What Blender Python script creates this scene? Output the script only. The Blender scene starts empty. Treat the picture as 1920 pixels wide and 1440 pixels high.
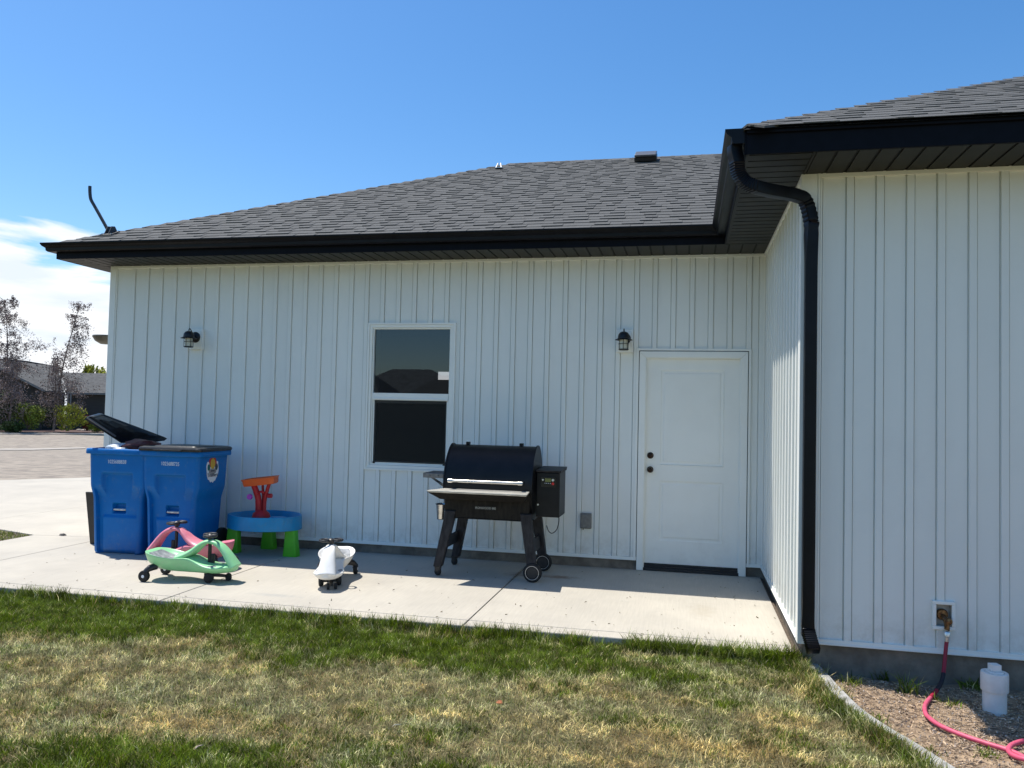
import bpy, math, random
import numpy as np
from mathutils import Vector, Matrix
random.seed(7); rng = np.random.default_rng(7)
R = math.radians
C = bpy.context.scene.collection
scene = bpy.context.scene

# ------------------------------------------------------------------ camera
YAW, PITCH, ROLL, F = -0.2156, 0.0369, 0.0227, 1495.39
CAM = np.array([0.3967, -8.2201, 1.5491])
fwd = np.array([math.sin(YAW)*math.cos(PITCH), math.cos(YAW)*math.cos(PITCH), math.sin(PITCH)])
_rt = np.array([math.cos(YAW), -math.sin(YAW), 0.0]); _up = np.cross(_rt, fwd)
RT = math.cos(ROLL)*_rt + math.sin(ROLL)*_up
UP = -math.sin(ROLL)*_rt + math.cos(ROLL)*_up
cd = bpy.data.cameras.new('camera'); cam = bpy.data.objects.new('camera', cd); C.objects.link(cam)
M = Matrix.Identity(4)
for i in range(3):
    M[i][0] = RT[i]; M[i][1] = UP[i]; M[i][2] = -fwd[i]; M[i][3] = CAM[i]
cam.matrix_world = M
cd.sensor_width = 36; cd.lens = F/1920*36; cd.clip_start = .05; cd.clip_end = 3000
scene.camera = cam

# ------------------------------------------------------------------ light
SUN = Vector((-.408, .122, 1)).normalized()           # towards the sun
SUN_EL = math.asin(SUN.z); SUN_AZ = math.atan2(SUN.x, SUN.y)
ld = bpy.data.lights.new('sun', 'SUN'); ld.energy = 5.0; ld.angle = R(.53); ld.color = (1, .96, .885)
sun = bpy.data.objects.new('sun', ld); C.objects.link(sun)
sun.rotation_mode = 'QUATERNION'; sun.rotation_quaternion = SUN.to_track_quat('Z', 'Y')
w = bpy.data.worlds.new('World'); scene.world = w; w.use_nodes = True
nt = w.node_tree; nt.nodes.clear(); N = nt.nodes.new; L = nt.links.new
sky = N('ShaderNodeTexSky'); sky.sky_type = 'NISHITA'; sky.sun_disc = False
sky.sun_elevation = SUN_EL; sky.sun_rotation = SUN_AZ; sky.air_density = 1.0; sky.dust_density = .6; sky.ozone_density = 3.0
tc = N('ShaderNodeTexCoord'); sep = N('ShaderNodeSeparateXYZ'); L(tc.outputs['Generated'], sep.inputs[0])
mp = N('ShaderNodeMapping'); mp.inputs['Scale'].default_value = (1.6, 1.6, 7.5); mp.inputs['Location'].default_value = (3.1, .4, .35); L(tc.outputs['Generated'], mp.inputs[0])
nz = N('ShaderNodeTexNoise'); nz.inputs['Scale'].default_value = 2.1; nz.inputs['Detail'].default_value = 9; nz.inputs['Roughness'].default_value = .52; nz.inputs['Distortion'].default_value = .3
L(mp.outputs[0], nz.inputs['Vector'])
elev = N('ShaderNodeMapRange'); elev.inputs['From Min'].default_value = .232; elev.inputs['From Max'].default_value = .185; elev.inputs['To Min'].default_value = -.34; elev.inputs['To Max'].default_value = .165
L(sep.outputs['Z'], elev.inputs['Value'])
ad = N('ShaderNodeMath'); ad.operation = 'ADD'; L(nz.outputs['Fac'], ad.inputs[0]); L(elev.outputs[0], ad.inputs[1])
cr = N('ShaderNodeValToRGB'); cr.color_ramp.elements[0].position = .50; cr.color_ramp.elements[1].position = .565
L(ad.outputs[0], cr.inputs[0])
nz2 = N('ShaderNodeTexNoise'); nz2.inputs['Scale'].default_value = 5; nz2.inputs['Detail'].default_value = 6; L(mp.outputs[0], nz2.inputs['Vector'])
cc = N('ShaderNodeValToRGB'); cc.color_ramp.elements[0].position = .36; cc.color_ramp.elements[0].color = (5.0, 5.5, 6.1, 1); cc.color_ramp.elements[1].position = .60; cc.color_ramp.elements[1].color = (6.5, 6.6, 6.75, 1)
L(nz2.outputs['Fac'], cc.inputs[0])
azd = N('ShaderNodeVectorMath'); azd.operation = 'DOT_PRODUCT'; L(tc.outputs['Generated'], azd.inputs[0]); azd.inputs[1].default_value = (-.62, .78, 0)
azm = N('ShaderNodeMapRange'); azm.inputs['From Min'].default_value = .25; azm.inputs['From Max'].default_value = .85; L(azd.outputs['Value'], azm.inputs['Value'])
cm = N('ShaderNodeMath'); cm.operation = 'MULTIPLY'; L(cr.outputs[0], cm.inputs[0]); L(azm.outputs[0], cm.inputs[1])
hs_ = N('ShaderNodeHueSaturation'); hs_.inputs['Saturation'].default_value = 1.29; L(sky.outputs[0], hs_.inputs['Color'])
mx = N('ShaderNodeMix'); mx.data_type = 'RGBA'; L(cm.outputs[0], mx.inputs[0]); L(hs_.outputs[0], mx.inputs[6]); L(cc.outputs[0], mx.inputs[7])
bg = N('ShaderNodeBackground'); bg.inputs['Strength'].default_value = .138; L(mx.outputs[2], bg.inputs['Color'])
wo = N('ShaderNodeOutputWorld'); L(bg.outputs[0], wo.inputs['Surface'])
scene.view_settings.view_transform = 'Standard'; scene.view_settings.look = 'None'
scene.view_settings.exposure = 0.33; scene.view_settings.gamma = 1; scene.view_settings.use_curve_mapping = False
scene.render.engine = 'CYCLES'
scene.cycles.max_bounces = 8; scene.cycles.use_denoising = True

# ------------------------------------------------------------------ picture -> place helpers
def ray(x, y): return fwd + RT*(x-960)/F - UP*(y-720)/F
def onz(x, y, z=0.): d = ray(x, y); return Vector(CAM + d*(z-CAM[2])/d[2])
def ony(x, y, Y=0.): d = ray(x, y); return Vector(CAM + d*(Y-CAM[1])/d[1])
def terrain(x, y):
    s = (x+6)*(-.62) + y*.78
    t = min(1, max(0, (s-9)/34)); return -.9*t*t*(3-2*t)
def onground(x, y, off=0.):
    d = ray(x, y); u = 3.0
    for i in range(6000):
        p = CAM + d*u
        if p[2] <= terrain(p[0], p[1]) + off: break
        u += .02
    return Vector(p)

# ------------------------------------------------------------------ materials
def mat(name, col, rough=.6, metal=0., var=.0, scale=30., bump=0., bscale=None, col2=None, spec=None, detail=4., stretch=None, isl=0., obr=0.):
    m = bpy.data.materials.new(name); m.use_nodes = True; t = m.node_tree; b = t.nodes['Principled BSDF']
    b.inputs['Roughness'].default_value = rough; b.inputs['Metallic'].default_value = metal
    if spec is not None: b.inputs['Specular IOR Level'].default_value = spec
    b.inputs['Base Color'].default_value = (*col, 1)
    geo = t.nodes.new('ShaderNodeNewGeometry'); vec = geo.outputs['Position']
    if stretch:
        mpn = t.nodes.new('ShaderNodeMapping'); mpn.inputs['Scale'].default_value = stretch; t.links.new(vec, mpn.inputs[0]); vec = mpn.outputs[0]
    if var or col2:
        n = t.nodes.new('ShaderNodeTexNoise'); n.inputs['Scale'].default_value = scale; n.inputs['Detail'].default_value = detail; n.inputs['Roughness'].default_value = .6
        t.links.new(vec, n.inputs['Vector'])
        c2 = col2 or tuple(c*(1-var) for c in col); c1 = col if col2 else tuple(min(1, c*(1+var)) for c in col)
        r = t.nodes.new('ShaderNodeValToRGB'); r.color_ramp.elements[0].position = .36; r.color_ramp.elements[1].position = .64
        r.color_ramp.elements[0].color = (*c2, 1); r.color_ramp.elements[1].color = (*c1, 1)
        t.links.new(n.outputs['Fac'], r.inputs[0]); out = r.outputs[0]
        if isl or obr:
            oi = t.nodes.new('ShaderNodeObjectInfo'); a = t.nodes.new('ShaderNodeMath'); a.operation = 'ADD'
            t.links.new(geo.outputs['Random Per Island'], a.inputs[0]); t.links.new(oi.outputs['Random'], a.inputs[1])
            fr = t.nodes.new('ShaderNodeMath'); fr.operation = 'FRACT'; t.links.new(a.outputs[0], fr.inputs[0])
            mr = t.nodes.new('ShaderNodeMapRange'); v = isl or obr; mr.inputs['To Min'].default_value = 1-v; mr.inputs['To Max'].default_value = 1+v
            t.links.new(fr.outputs[0], mr.inputs['Value'])
            mm = t.nodes.new('ShaderNodeVectorMath'); mm.operation = 'SCALE'; t.links.new(out, mm.inputs[0]); t.links.new(mr.outputs[0], mm.inputs['Scale']); out = mm.outputs[0]
        t.links.new(out, b.inputs['Base Color'])
    if bump:
        n = t.nodes.new('ShaderNodeTexNoise'); n.inputs['Scale'].default_value = bscale or scale*3; n.inputs['Detail'].default_value = 6
        t.links.new(vec, n.inputs['Vector']); bp = t.nodes.new('ShaderNodeBump'); bp.inputs['Strength'].default_value = bump; bp.inputs['Distance'].default_value = .01
        t.links.new(n.outputs['Fac'], bp.inputs['Height']); t.links.new(bp.outputs[0], b.inputs['Normal'])
    return m
m_side = mat('siding_white', (.81, .82, .77), .42, var=.025, scale=1.6, bump=.10, bscale=9, stretch=(1, 1, .25), obr=.012)
m_trim = mat('trim_white', (.86, .86, .80), .4, var=.02, scale=3)
m_door = mat('door_paint', (.86, .86, .80), .45, var=.02, scale=2, bump=.04, bscale=60)
m_black = mat('gutter_black', (.005, .0055, .008), .38, spec=.2, var=.25, scale=9)
m_fascia = mat('fascia_black', (.003, .0035, .007), .5, spec=.12, var=.2, scale=14)
m_soffit = mat('soffit_bronze', (.022, .022, .020), .55, spec=.25, var=.12, scale=5)
m_groove = mat('groove_dark', (.008, .008, .008), .8)
m_shin = mat('shingle_granules', (.092, .092, .089), .92, var=.25, scale=160, bump=.5, bscale=500, isl=.10, detail=3)
m_felt = mat('roof_underlay', (.05, .05, .052), .95, var=.2, scale=60)
m_found = mat('foundation_concrete', (.25, .21, .165), .9, col2=(.13, .108, .085), scale=5, bump=.6, bscale=22, detail=8)
m_black_plastic = mat('black_plastic', (.014, .014, .016), .42, var=.3, scale=30, bump=.1)
m_dark_rubber = mat('rubber', (.012, .012, .012), .75, var=.3, scale=50)
m_blue = mat('cart_blue', (.001, .150, .46), .45, spec=.25, var=.10, scale=5, bump=.10, bscale=260, col2=(.0015, .135, .42))
m_lid = mat('cart_lid_black', (.016, .016, .018), .38, var=.3, scale=14, bump=.1, bscale=90)
m_white = mat('white_print', (.75, .77, .8), .6)
m_galv = mat('galvanised_bar', (.6, .58, .54), .5, .5, var=.2, scale=40)
m_steel = mat('stainless', (.62, .60, .56), .28, .95, var=.12, scale=30, stretch=(1, 30, 30), bump=.05)
m_grill = mat('grill_black_enamel', (.006, .0058, .0065), .42, spec=.3, var=.35, scale=7, bump=.05, bscale=120)
m_grill_leg = mat('grill_leg_black', (.008, .008, .011), .55, spec=.3, scale=16, col2=(.028, .028, .032), stretch=(2, 2, .6))
m_grill_grey = mat('grill_grey_steel', (.22, .21, .205), .5, .6, var=.2, scale=30)
m_gmess = mat('grill_sooty_panel', (.008, .007, .006), .7, spec=.2, col2=(.022, .019, .015), scale=9, stretch=(4, 4, .8), detail=9, bump=.1)
m_lcd = mat('lcd', (.16, .17, .05), .3); m_red = mat('red_button', (.6, .02, .02), .4)
m_bronze = mat('oil_bronze', (.035, .022, .016), .35, .8, var=.4, scale=60)
m_lantern = mat('lantern_black', (.012, .012, .014), .4, .2, var=.2, scale=60)
m_grey_plastic = mat('grey_box_plastic', (.20, .195, .18), .6, var=.12, scale=30)
m_pvc = mat('pvc_white', (.72, .72, .70), .35, var=.05, scale=14)
m_hose = mat('hose_pink', (.60, .085, .155), .5, var=.12, scale=24)
m_hose_d = mat('hose_dark_red', (.30, .008, .03), .5, var=.1, scale=24)
m_hose_b = mat('hose_black_guard', (.012, .012, .02), .6)
m_brass = mat('faucet_brass', (.30, .18, .08), .45, .8, col2=(.10, .05, .025), scale=60)
m_metal_al = mat('coupling_metal', (.7, .7, .7), .35, .9)
m_green = mat('toy_mint', (.30, .68, .33), .38, var=.05, scale=8); m_green.node_tree.nodes['Principled BSDF'].inputs['Coat Weight'].default_value = .15
m_pink = mat('toy_pink', (.74, .18, .25), .4, col2=(.70, .26, .32), scale=6)
m_wht = mat('toy_white', (.80, .78, .74), .38, var=.04, scale=8)
m_pad = mat('toy_grip_grey', (.36, .37, .38), .7, col2=(.15, .16, .17), scale=18, bump=.2, detail=8)
m_tblue = mat('table_blue', (.008, .255, .50), .42, var=.08, scale=8)
m_tgreen = mat('table_leg_green', (.09, .50, .02), .45, var=.06, scale=8)
m_tred = mat('tower_red', (.48, .010, .016), .45, var=.1, scale=14)
m_torange = mat('tray_orange', (.80, .13, .02), .45, var=.06, scale=8)
m_purple = mat('knob_purple', (.5, .08, .5), .5)
m_conc = None
def concrete(name, base, dark):
    m = mat(name, base, .85, col2=dark, scale=1.3, detail=8, bump=.16, bscale=90)
    t = m.node_tree; b = t.nodes['Principled BSDF']; src = b.inputs['Base Color'].links[0].from_socket
    geo = t.nodes.new('ShaderNodeNewGeometry')
    mpn = t.nodes.new('ShaderNodeMapping'); mpn.inputs['Scale'].default_value = (70, 3, 3); t.links.new(geo.outputs['Position'], mpn.inputs[0])
    n = t.nodes.new('ShaderNodeTexNoise'); n.inputs['Scale'].default_value = 1.2; n.inputs['Detail'].default_value = 3; t.links.new(mpn.outputs[0], n.inputs['Vector'])
    mr = t.nodes.new('ShaderNodeMapRange'); mr.inputs['To Min'].default_value = .86; mr.inputs['To Max'].default_value = 1.12; t.links.new(n.outputs['Fac'], mr.inputs['Value'])
    s = t.nodes.new('ShaderNodeVectorMath'); s.operation = 'SCALE'; t.links.new(src, s.inputs[0]); t.links.new(mr.outputs[0], s.inputs['Scale'])
    # rust and dirt stains by the grill
    out = s.outputs[0]
    for (cx, cy, rx, ry, col, amt) in ((-.78, -.62, .26, .10, (.20, .11, .06), .75), (-1.12, -.62, .22, .16, (.16, .10, .07), .55), (.55, -1.55, .14, .35, (.33, .28, .2), .30), (-2.9, -2.12, .3, .07, (.3, .3, .28), .5), (-3.55, -2.05, .25, .06, (.3, .3, .28), .45), (-1.17, -.7, .035, .7, (.10, .08, .06), .5)):
        sub = t.nodes.new('ShaderNodeVectorMath'); sub.operation = 'SUBTRACT'; t.links.new(geo.outputs['Position'], sub.inputs[0]); sub.inputs[1].default_value = (cx, cy, 0)
        dv = t.nodes.new('ShaderNodeVectorMath'); dv.operation = 'MULTIPLY'; t.links.new(sub.outputs[0], dv.inputs[0]); dv.inputs[1].default_value = (1/rx, 1/ry, 0)
        ln = t.nodes.new('ShaderNodeVectorMath'); ln.operation = 'LENGTH'; t.links.new(dv.outputs[0], ln.inputs[0])
        nn = t.nodes.new('ShaderNodeTexNoise'); nn.inputs['Scale'].default_value = 16; nn.inputs['Detail'].default_value = 6; t.links.new(geo.outputs['Position'], nn.inputs['Vector'])
        a = t.nodes.new('ShaderNodeMath'); a.operation = 'MULTIPLY_ADD'; t.links.new(nn.outputs['Fac'], a.inputs[0]); a.inputs[1].default_value = 1.6; t.links.new(ln.outputs['Value'], a.inputs[2])
        m2 = t.nodes.new('ShaderNodeMapRange'); m2.inputs['From Min'].default_value = 1.75; m2.inputs['From Max'].default_value = .95; m2.inputs['To Min'].default_value = 0; m2.inputs['To Max'].default_value = amt; t.links.new(a.outputs[0], m2.inputs['Value'])
        mix = t.nodes.new('ShaderNodeMix'); mix.data_type = 'RGBA'; t.links.new(m2.outputs[0], mix.inputs[0]); t.links.new(out, mix.inputs[6]); mix.inputs[7].default_value = (*col, 1); out = mix.outputs[2]
    t.links.new(out, b.inputs['Base Color']); return m
m_conc = concrete('patio_concrete', (.46, .42, .35), (.40, .366, .308))
m_joint = mat('joint_dirt', (.10, .075, .055), .95, var=.3, scale=40)
def glassmat(name, alpha, tint=(.78, .90, 1.0)):
    m = bpy.data.materials.new(name); m.use_nodes = True; t = m.node_tree; t.nodes.clear()
    o = t.nodes.new('ShaderNodeOutputMaterial'); g = t.nodes.new('ShaderNodeBsdfGlossy'); g.inputs['Roughness'].default_value = .008; g.inputs['Color'].default_value = (*tint, 1)
    tr = t.nodes.new('ShaderNodeBsdfTransparent'); tr.inputs['Color'].default_value = (alpha, alpha, alpha, 1)
    fr = t.nodes.new('ShaderNodeFresnel'); fr.inputs['IOR'].default_value = 1.8
    ms = t.nodes.new('ShaderNodeMixShader'); t.links.new(fr.outputs[0], ms.inputs[0]); t.links.new(tr.outputs[0], ms.inputs[1]); t.links.new(g.outputs[0], ms.inputs[2]); t.links.new(ms.outputs[0], o.inputs[0])
    return m
m_glass = glassmat('window_glass', .42)
m_lglass = mat('lantern_glass', (.55, .53, .42), .25, var=.1, scale=60, spec=.8)
m_screen = bpy.data.materials.new('insect_screen'); m_screen.use_nodes = True
_t = m_screen.node_tree; _b = _t.nodes['Principled BSDF']; _b.inputs['Base Color'].default_value = (.012, .012, .010, 1); _b.inputs['Roughness'].default_value = .9; _b.inputs['Alpha'].default_value = .82
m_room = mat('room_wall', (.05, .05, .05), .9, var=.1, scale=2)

def soil(m, col, amt, scale, lo=.52, hi=.68, zr=None, stretch=(1, 1, 1)):
    """grime: mixes col over the base colour where a noise is high; zr=(z0,z1) limits it to heights fading z0..z1"""
    t = m.node_tree; b = t.nodes['Principled BSDF']; inp = b.inputs['Base Color']; src = inp.links[0].from_socket if inp.links else None
    geo = t.nodes.new('ShaderNodeNewGeometry'); mpn = t.nodes.new('ShaderNodeMapping'); mpn.inputs['Scale'].default_value = stretch; t.links.new(geo.outputs['Position'], mpn.inputs[0])
    n = t.nodes.new('ShaderNodeTexNoise'); n.inputs['Scale'].default_value = scale; n.inputs['Detail'].default_value = 8; n.inputs['Roughness'].default_value = .7; t.links.new(mpn.outputs[0], n.inputs['Vector'])
    mr = t.nodes.new('ShaderNodeMapRange'); mr.inputs['From Min'].default_value = lo; mr.inputs['From Max'].default_value = hi; mr.inputs['To Max'].default_value = amt; t.links.new(n.outputs['Fac'], mr.inputs['Value']); f = mr.outputs[0]
    if zr:
        sp_ = t.nodes.new('ShaderNodeSeparateXYZ'); t.links.new(geo.outputs['Position'], sp_.inputs[0]); m2 = t.nodes.new('ShaderNodeMapRange'); m2.inputs['From Min'].default_value = zr[1]; m2.inputs['From Max'].default_value = zr[0]; t.links.new(sp_.outputs['Z'], m2.inputs['Value'])
        mm = t.nodes.new('ShaderNodeMath'); mm.operation = 'MULTIPLY'; t.links.new(f, mm.inputs[0]); t.links.new(m2.outputs[0], mm.inputs[1]); f = mm.outputs[0]
    mix = t.nodes.new('ShaderNodeMix'); mix.data_type = 'RGBA'; t.links.new(f, mix.inputs[0]); mix.inputs[7].default_value = (*col, 1)
    if src: t.links.new(src, mix.inputs[6])
    else: mix.inputs[6].default_value = inp.default_value[:]
    t.links.new(mix.outputs[2], inp)
soil(m_side, (.42, .37, .29), .55, 9, .42, .70, (.08, .42))
soil(m_side, (.68, .68, .64), .25, 1.7, .50, .75)
soil(m_door, (.55, .53, .48), .35, 6, .48, .75, (.05, .6))
soil(m_blue, (.12, .20, .30), .35, 14, .56, .70); soil(m_blue, (.20, .22, .22), .45, 6, .45, .7, (0, .25))
for q_m, q_c in ((m_green, (.42, .55, .38)), (m_pink, (.45, .25, .25)), (m_wht, (.42, .38, .33)), (m_tblue, (.10, .22, .30)), (m_tgreen, (.15, .30, .06)), (m_torange, (.5, .2, .08)), (m_lid, (.07, .07, .07)), (m_pvc, (.42, .38, .33)), (m_hose, (.55, .16, .22))): soil(q_m, q_c, .18 if q_m in (m_pvc, m_wht) else .42, 22, .50, .72)
soil(m_found, (.10, .07, .05), .5, 4, .5, .7); soil(m_conc, (.34, .31, .27), .45, 2.3, .58, .72); soil(m_conc, (.28, .25, .22), .5, 40, .66, .74)

# ------------------------------------------------------------------ mesh helpers
class MB:
    def __init__(s): s.v = []; s.f = []; s.m = []
    def add(s, v, f, mi=0):
        o = len(s.v); s.v += [tuple(p) for p in v]; s.f += [tuple(i+o for i in q) for q in f]; s.m += [mi]*len(f); return s
    def box(s, x0, x1, y0, y1, z0, z1, mi=0):
        if x0 > x1: x0, x1 = x1, x0
        if y0 > y1: y0, y1 = y1, y0
        v = [(x, y, z) for z in (z0, z1) for y in (y0, y1) for x in (x0, x1)]
        return s.add(v, [(0, 2, 3, 1), (4, 5, 7, 6), (0, 1, 5, 4), (2, 6, 7, 3), (0, 4, 6, 2), (1, 3, 7, 5)], mi)
    def hexa(s, b, t, mi=0):   # bottom quad, top quad (same winding, ccw from above)
        return s.add(list(b)+list(t), [(3, 2, 1, 0), (4, 5, 6, 7), (0, 1, 5, 4), (1, 2, 6, 5), (2, 3, 7, 6), (3, 0, 4, 7)], mi)
    def loft(s, rings, close=True, cap=True, mi=0):
        n = len(rings[0]); o = len(s.v)
        for r in rings: s.v += [tuple(p) for p in r]
        for i in range(len(rings)-1):
            for j in range(n if close else n-1):
                k = (j+1) % n; s.f.append((o+i*n+j, o+i*n+k, o+(i+1)*n+k, o+(i+1)*n+j)); s.m.append(mi)
        if cap:
            s.f.append(tuple(o+j for j in reversed(range(n)))); s.m.append(mi)
            s.f.append(tuple(o+(len(rings)-1)*n+j for j in range(n))); s.m.append(mi)
        return s
    def lathe(s, prof, seg=24, c=(0, 0, 0), axis='z', mi=0, cap=True):
        rings = []
        for r, h in prof:
            ring = []
            for j in range(seg):
                a = 2*math.pi*j/seg; p = (r*math.cos(a), r*math.sin(a), h)
                if axis == 'x': p = (p[2], p[0], p[1])
                if axis == 'y': p = (p[1], p[2], p[0])
                ring.append((p[0]+c[0], p[1]+c[1], p[2]+c[2]))
            rings.append(ring)
        return s.loft(rings, True, cap, mi)
    def tube(s, path, r, seg=10, mi=0, sec=None, upv=None):
        path = [Vector(p) for p in path]; rings = []; ref = Vector(upv) if upv else None
        for i, p in enumerate(path):
            d = (path[min(i+1, len(path)-1)] - path[max(i-1, 0)]).normalized()
            if ref is None: ref = Vector((0, 0, 1)) if abs(d.z) < .9 else Vector((0, 1, 0))
            a = d.cross(ref).normalized(); b = a.cross(d).normalized()
            if not upv: ref = b
            rr = r[i] if isinstance(r, (list, tuple)) else r
            if sec: ring = [p + a*u*rr + b*v*rr for u, v in sec]
            else: ring = [p + (a*math.cos(2*math.pi*j/seg) + b*math.sin(2*math.pi*j/seg))*rr for j in range(seg)]
            rings.append(ring)
        return s.loft(rings, True, True, mi)
    def torus(s, c, Rr, r, seg=32, sub=8, nrm=(0, 0, 1), mi=0, sx=1):
        n = Vector(nrm).normalized(); q = n.to_track_quat('Z', 'Y'); o = len(s.v)
        for i in range(seg):
            a = 2*math.pi*i/seg
            for j in range(sub):
                b = 2*math.pi*j/sub
                p = q @ Vector(((Rr*sx+r*math.cos(b))*math.cos(a), (Rr+r*math.cos(b))*math.sin(a), r*math.sin(b))); s.v.append(tuple(p+Vector(c)))
        for i in range(seg):
            for j in range(sub):
                s.f.append((o+i*sub+j, o+((i+1) % seg)*sub+j, o+((i+1) % seg)*sub+(j+1) % sub, o+i*sub+(j+1) % sub)); s.m.append(mi)
        return s
    def obj(s, name, mats, parent=None, smooth=False, bevel=0, loc=None, sub=0, angle=40):
        me = bpy.data.meshes.new(name); me.from_pydata(s.v, [], s.f)
        mats = mats if isinstance(mats, (list, tuple)) else [mats]
        for m in mats: me.materials.append(m)
        if len(mats) > 1: me.polygons.foreach_set('material_index', s.m)
        me.update()
        o = bpy.data.objects.new(name, me); C.objects.link(o)
        if parent: o.parent = parent
        if loc: o.location = loc
        if bevel:
            b = o.modifiers.new('bevel', 'BEVEL'); b.width = bevel; b.segments = 2; b.limit_method = 'ANGLE'; b.angle_limit = R(35)
        if sub:
            b = o.modifiers.new('sub', 'SUBSURF'); b.levels = sub; b.render_levels = sub
        if smooth or sub:
            if sub or not angle: me.shade_smooth()
            else:
                me.shade_smooth(); me.set_sharp_from_angle(angle=R(angle))
        return o
def empty(name, loc=(0, 0, 0), rz=0.):
    o = bpy.data.objects.new(name, None); C.objects.link(o); o.location = loc; o.rotation_euler = (0, 0, rz); o.empty_display_size = .1; return o
def tag(o, label=None, cat=None, group=None, kind=None):
    if label: o['label'] = label
    if cat: o['category'] = cat
    if group: o['group'] = group
    if kind: o['kind'] = kind
    return o
def inst(src, loc, rot=None, parent=None, scale=None, label=None):
    o = src.copy(); C.objects.link(o); o.location = loc
    if rot: o.rotation_euler = rot
    if scale: o.scale = scale
    if parent: o.parent = parent
    return o
def text(body, size, m, parent, loc, rot, name='lettering', ext=.0006, sx=1.):
    cu = bpy.data.curves.new(name, 'FONT'); cu.body = body; cu.size = size; cu.align_x = 'CENTER'; cu.align_y = 'CENTER'; cu.extrude = ext
    tmp = bpy.data.objects.new('tmp_text', cu); C.objects.link(tmp)
    dg = bpy.context.evaluated_depsgraph_get(); me = bpy.data.meshes.new_from_object(tmp.evaluated_get(dg)); bpy.data.objects.remove(tmp)
    me.materials.clear(); me.materials.append(m); me.name = name
    o = bpy.data.objects.new(name, me); C.objects.link(o); o.location = loc; o.rotation_euler = rot; o.scale = (sx, 1, 1); o.parent = parent
    return o
def smoothpath(pts, n=8):
    pts = [Vector(p) for p in pts]; out = []
    for i in range(len(pts)-1):
        p0 = pts[max(i-1, 0)]; p1 = pts[i]; p2 = pts[i+1]; p3 = pts[min(i+2, len(pts)-1)]
        for k in range(n):
            t = k/n; out.append(.5*((2*p1)+(p2-p0)*t+(2*p0-5*p1+4*p2-p3)*t*t+(3*p1-p0-3*p2+p3)*t**3))
    out.append(pts[-1]); return out

# ================================================================== GROUND
XL, XR, D = -6.324, 1.1503, -2.6379
ZT, ZS, PIT = 3.195, .0986, .1844
def sheet(name, xs, ys, zf, m, kind='structure', parent=None):
    v = [(x, y, zf(x, y)) for y in ys for x in xs]; n = len(xs)
    f = [(j*n+i, j*n+i+1, (j+1)*n+i+1, (j+1)*n+i) for j in range(len(ys)-1) for i in range(n-1)]
    b = MB(); b.add(v, f); o = b.obj(name, m, parent, smooth=True, angle=0); tag(o, kind=kind); return o
m_ground = mat('far_ground', (.16, .15, .08), .95, col2=(.10, .13, .045), scale=.35, bump=.5, bscale=6)
xs = [-900, -400, -200, -120]+list(np.linspace(-90, 60, 61))+[120, 300, 900]
ys = [-900, -300, -100, -50, -25, -15, -10]+list(np.linspace(-8, 92, 41))+[150, 300, 900]
sheet('ground', xs, ys, lambda x, y: terrain(x, y)-.14, m_ground)

m_soil = mat('lawn_soil', (.13, .10, .045), .95, col2=(.05, .05, .018), scale=9, bump=.8, bscale=70, detail=8)
curb_px = [(1528, 1246), (1535, 1262), (1560, 1290), (1600, 1330), (1650, 1365), (1700, 1395), (1770, 1440)]
curb = [onz(x, y, -.05) for x, y in curb_px]
curb = [Vector((1.21, -2.60, -.05))] + curb[1:] + [Vector((1.78, -4.6, -.05)), Vector((2.1, -5.4, -.05)), Vector((2.6, -6.4, -.05)), Vector((3.6, -8.2, -.05)), Vector((4.5, -10.5, -.05))]
curbp = smoothpath(curb, 6)
def curb_x(y):
    if y > curbp[0].y: return curbp[0].x
    for a, b in zip(curbp, curbp[1:]):
        if b.y <= y <= a.y: return a.x+(b.x-a.x)*(a.y-y)/max(1e-6, a.y-b.y)
    return 4.5
def lawn_z(x, y): return -.062+.012*math.sin(x*1.7+y*.8)*math.cos(y*1.3-x*.6) if y < -2.7 else -.062
b = MB(); rows = list(np.linspace(-2.56, -6, 50))+list(np.linspace(-6.5, -10.4, 9)); cols = 60
v = []
for y in rows:
    xe = curb_x(y)-.01
    for i in range(cols): x = -16+(xe+16)*(i/(cols-1))**.8; v.append((x, y, lawn_z(x, y)))
b.add(v, [(j*cols+i, (j+1)*cols+i, (j+1)*cols+i+1, j*cols+i+1) for j in range(len(rows)-1) for i in range(cols-1)])
lawn_soil = b.obj('lawn_soil', m_soil, smooth=True, angle=0); tag(lawn_soil, kind='structure')
b = MB(); b.add([(-16, -2.56, -.055), (-7.06, -2.56, -.055), (-7.06, -.24, -.055), (-7.72, -.02, -.055), (-16, 1.6, -.055)], [(0, 1, 2, 3, 4)])
tag(b.obj('side_lawn_soil', m_soil), kind='structure')
# soil bed to the right of the curb
m_bed = mat('bed_soil', (.40, .285, .18), .95, col2=(.16, .11, .07), scale=9, bump=.6, bscale=120, detail=9)
def bed_z(x, y): return -.105+.012*math.sin(7*x+3*y)*math.sin(5*y-2*x)+.006*math.sin(19*x+5)*math.cos(17*y)
tag(sheet('planting_bed', np.linspace(1.13, 6, 90), np.linspace(-11, -2.60, 120), bed_z, m_bed), kind='structure')
# curb edging
b = MB(); sec = [(-.055, -.14), (.055, -.14), (.055, .0), (.045, .012), (-.045, .012), (-.055, 0)]
rings = []
for i, p in enumerate(curbp):
    d = (curbp[min(i+1, len(curbp)-1)]-curbp[max(i-1, 0)]).normalized(); a = Vector((-d.y, d.x, 0)).normalized()
    rings.append([p+a*u+Vector((0, 0, v_-.005)) for u, v_ in sec])
b.loft(rings)
curbo = b.obj('concrete_edging', mat('edging_concrete', (.42, .41, .385), .9, col2=(.26, .25, .23), scale=16, bump=.8, bscale=80), smooth=True, angle=50)
tag(curbo, kind='structure')

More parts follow.
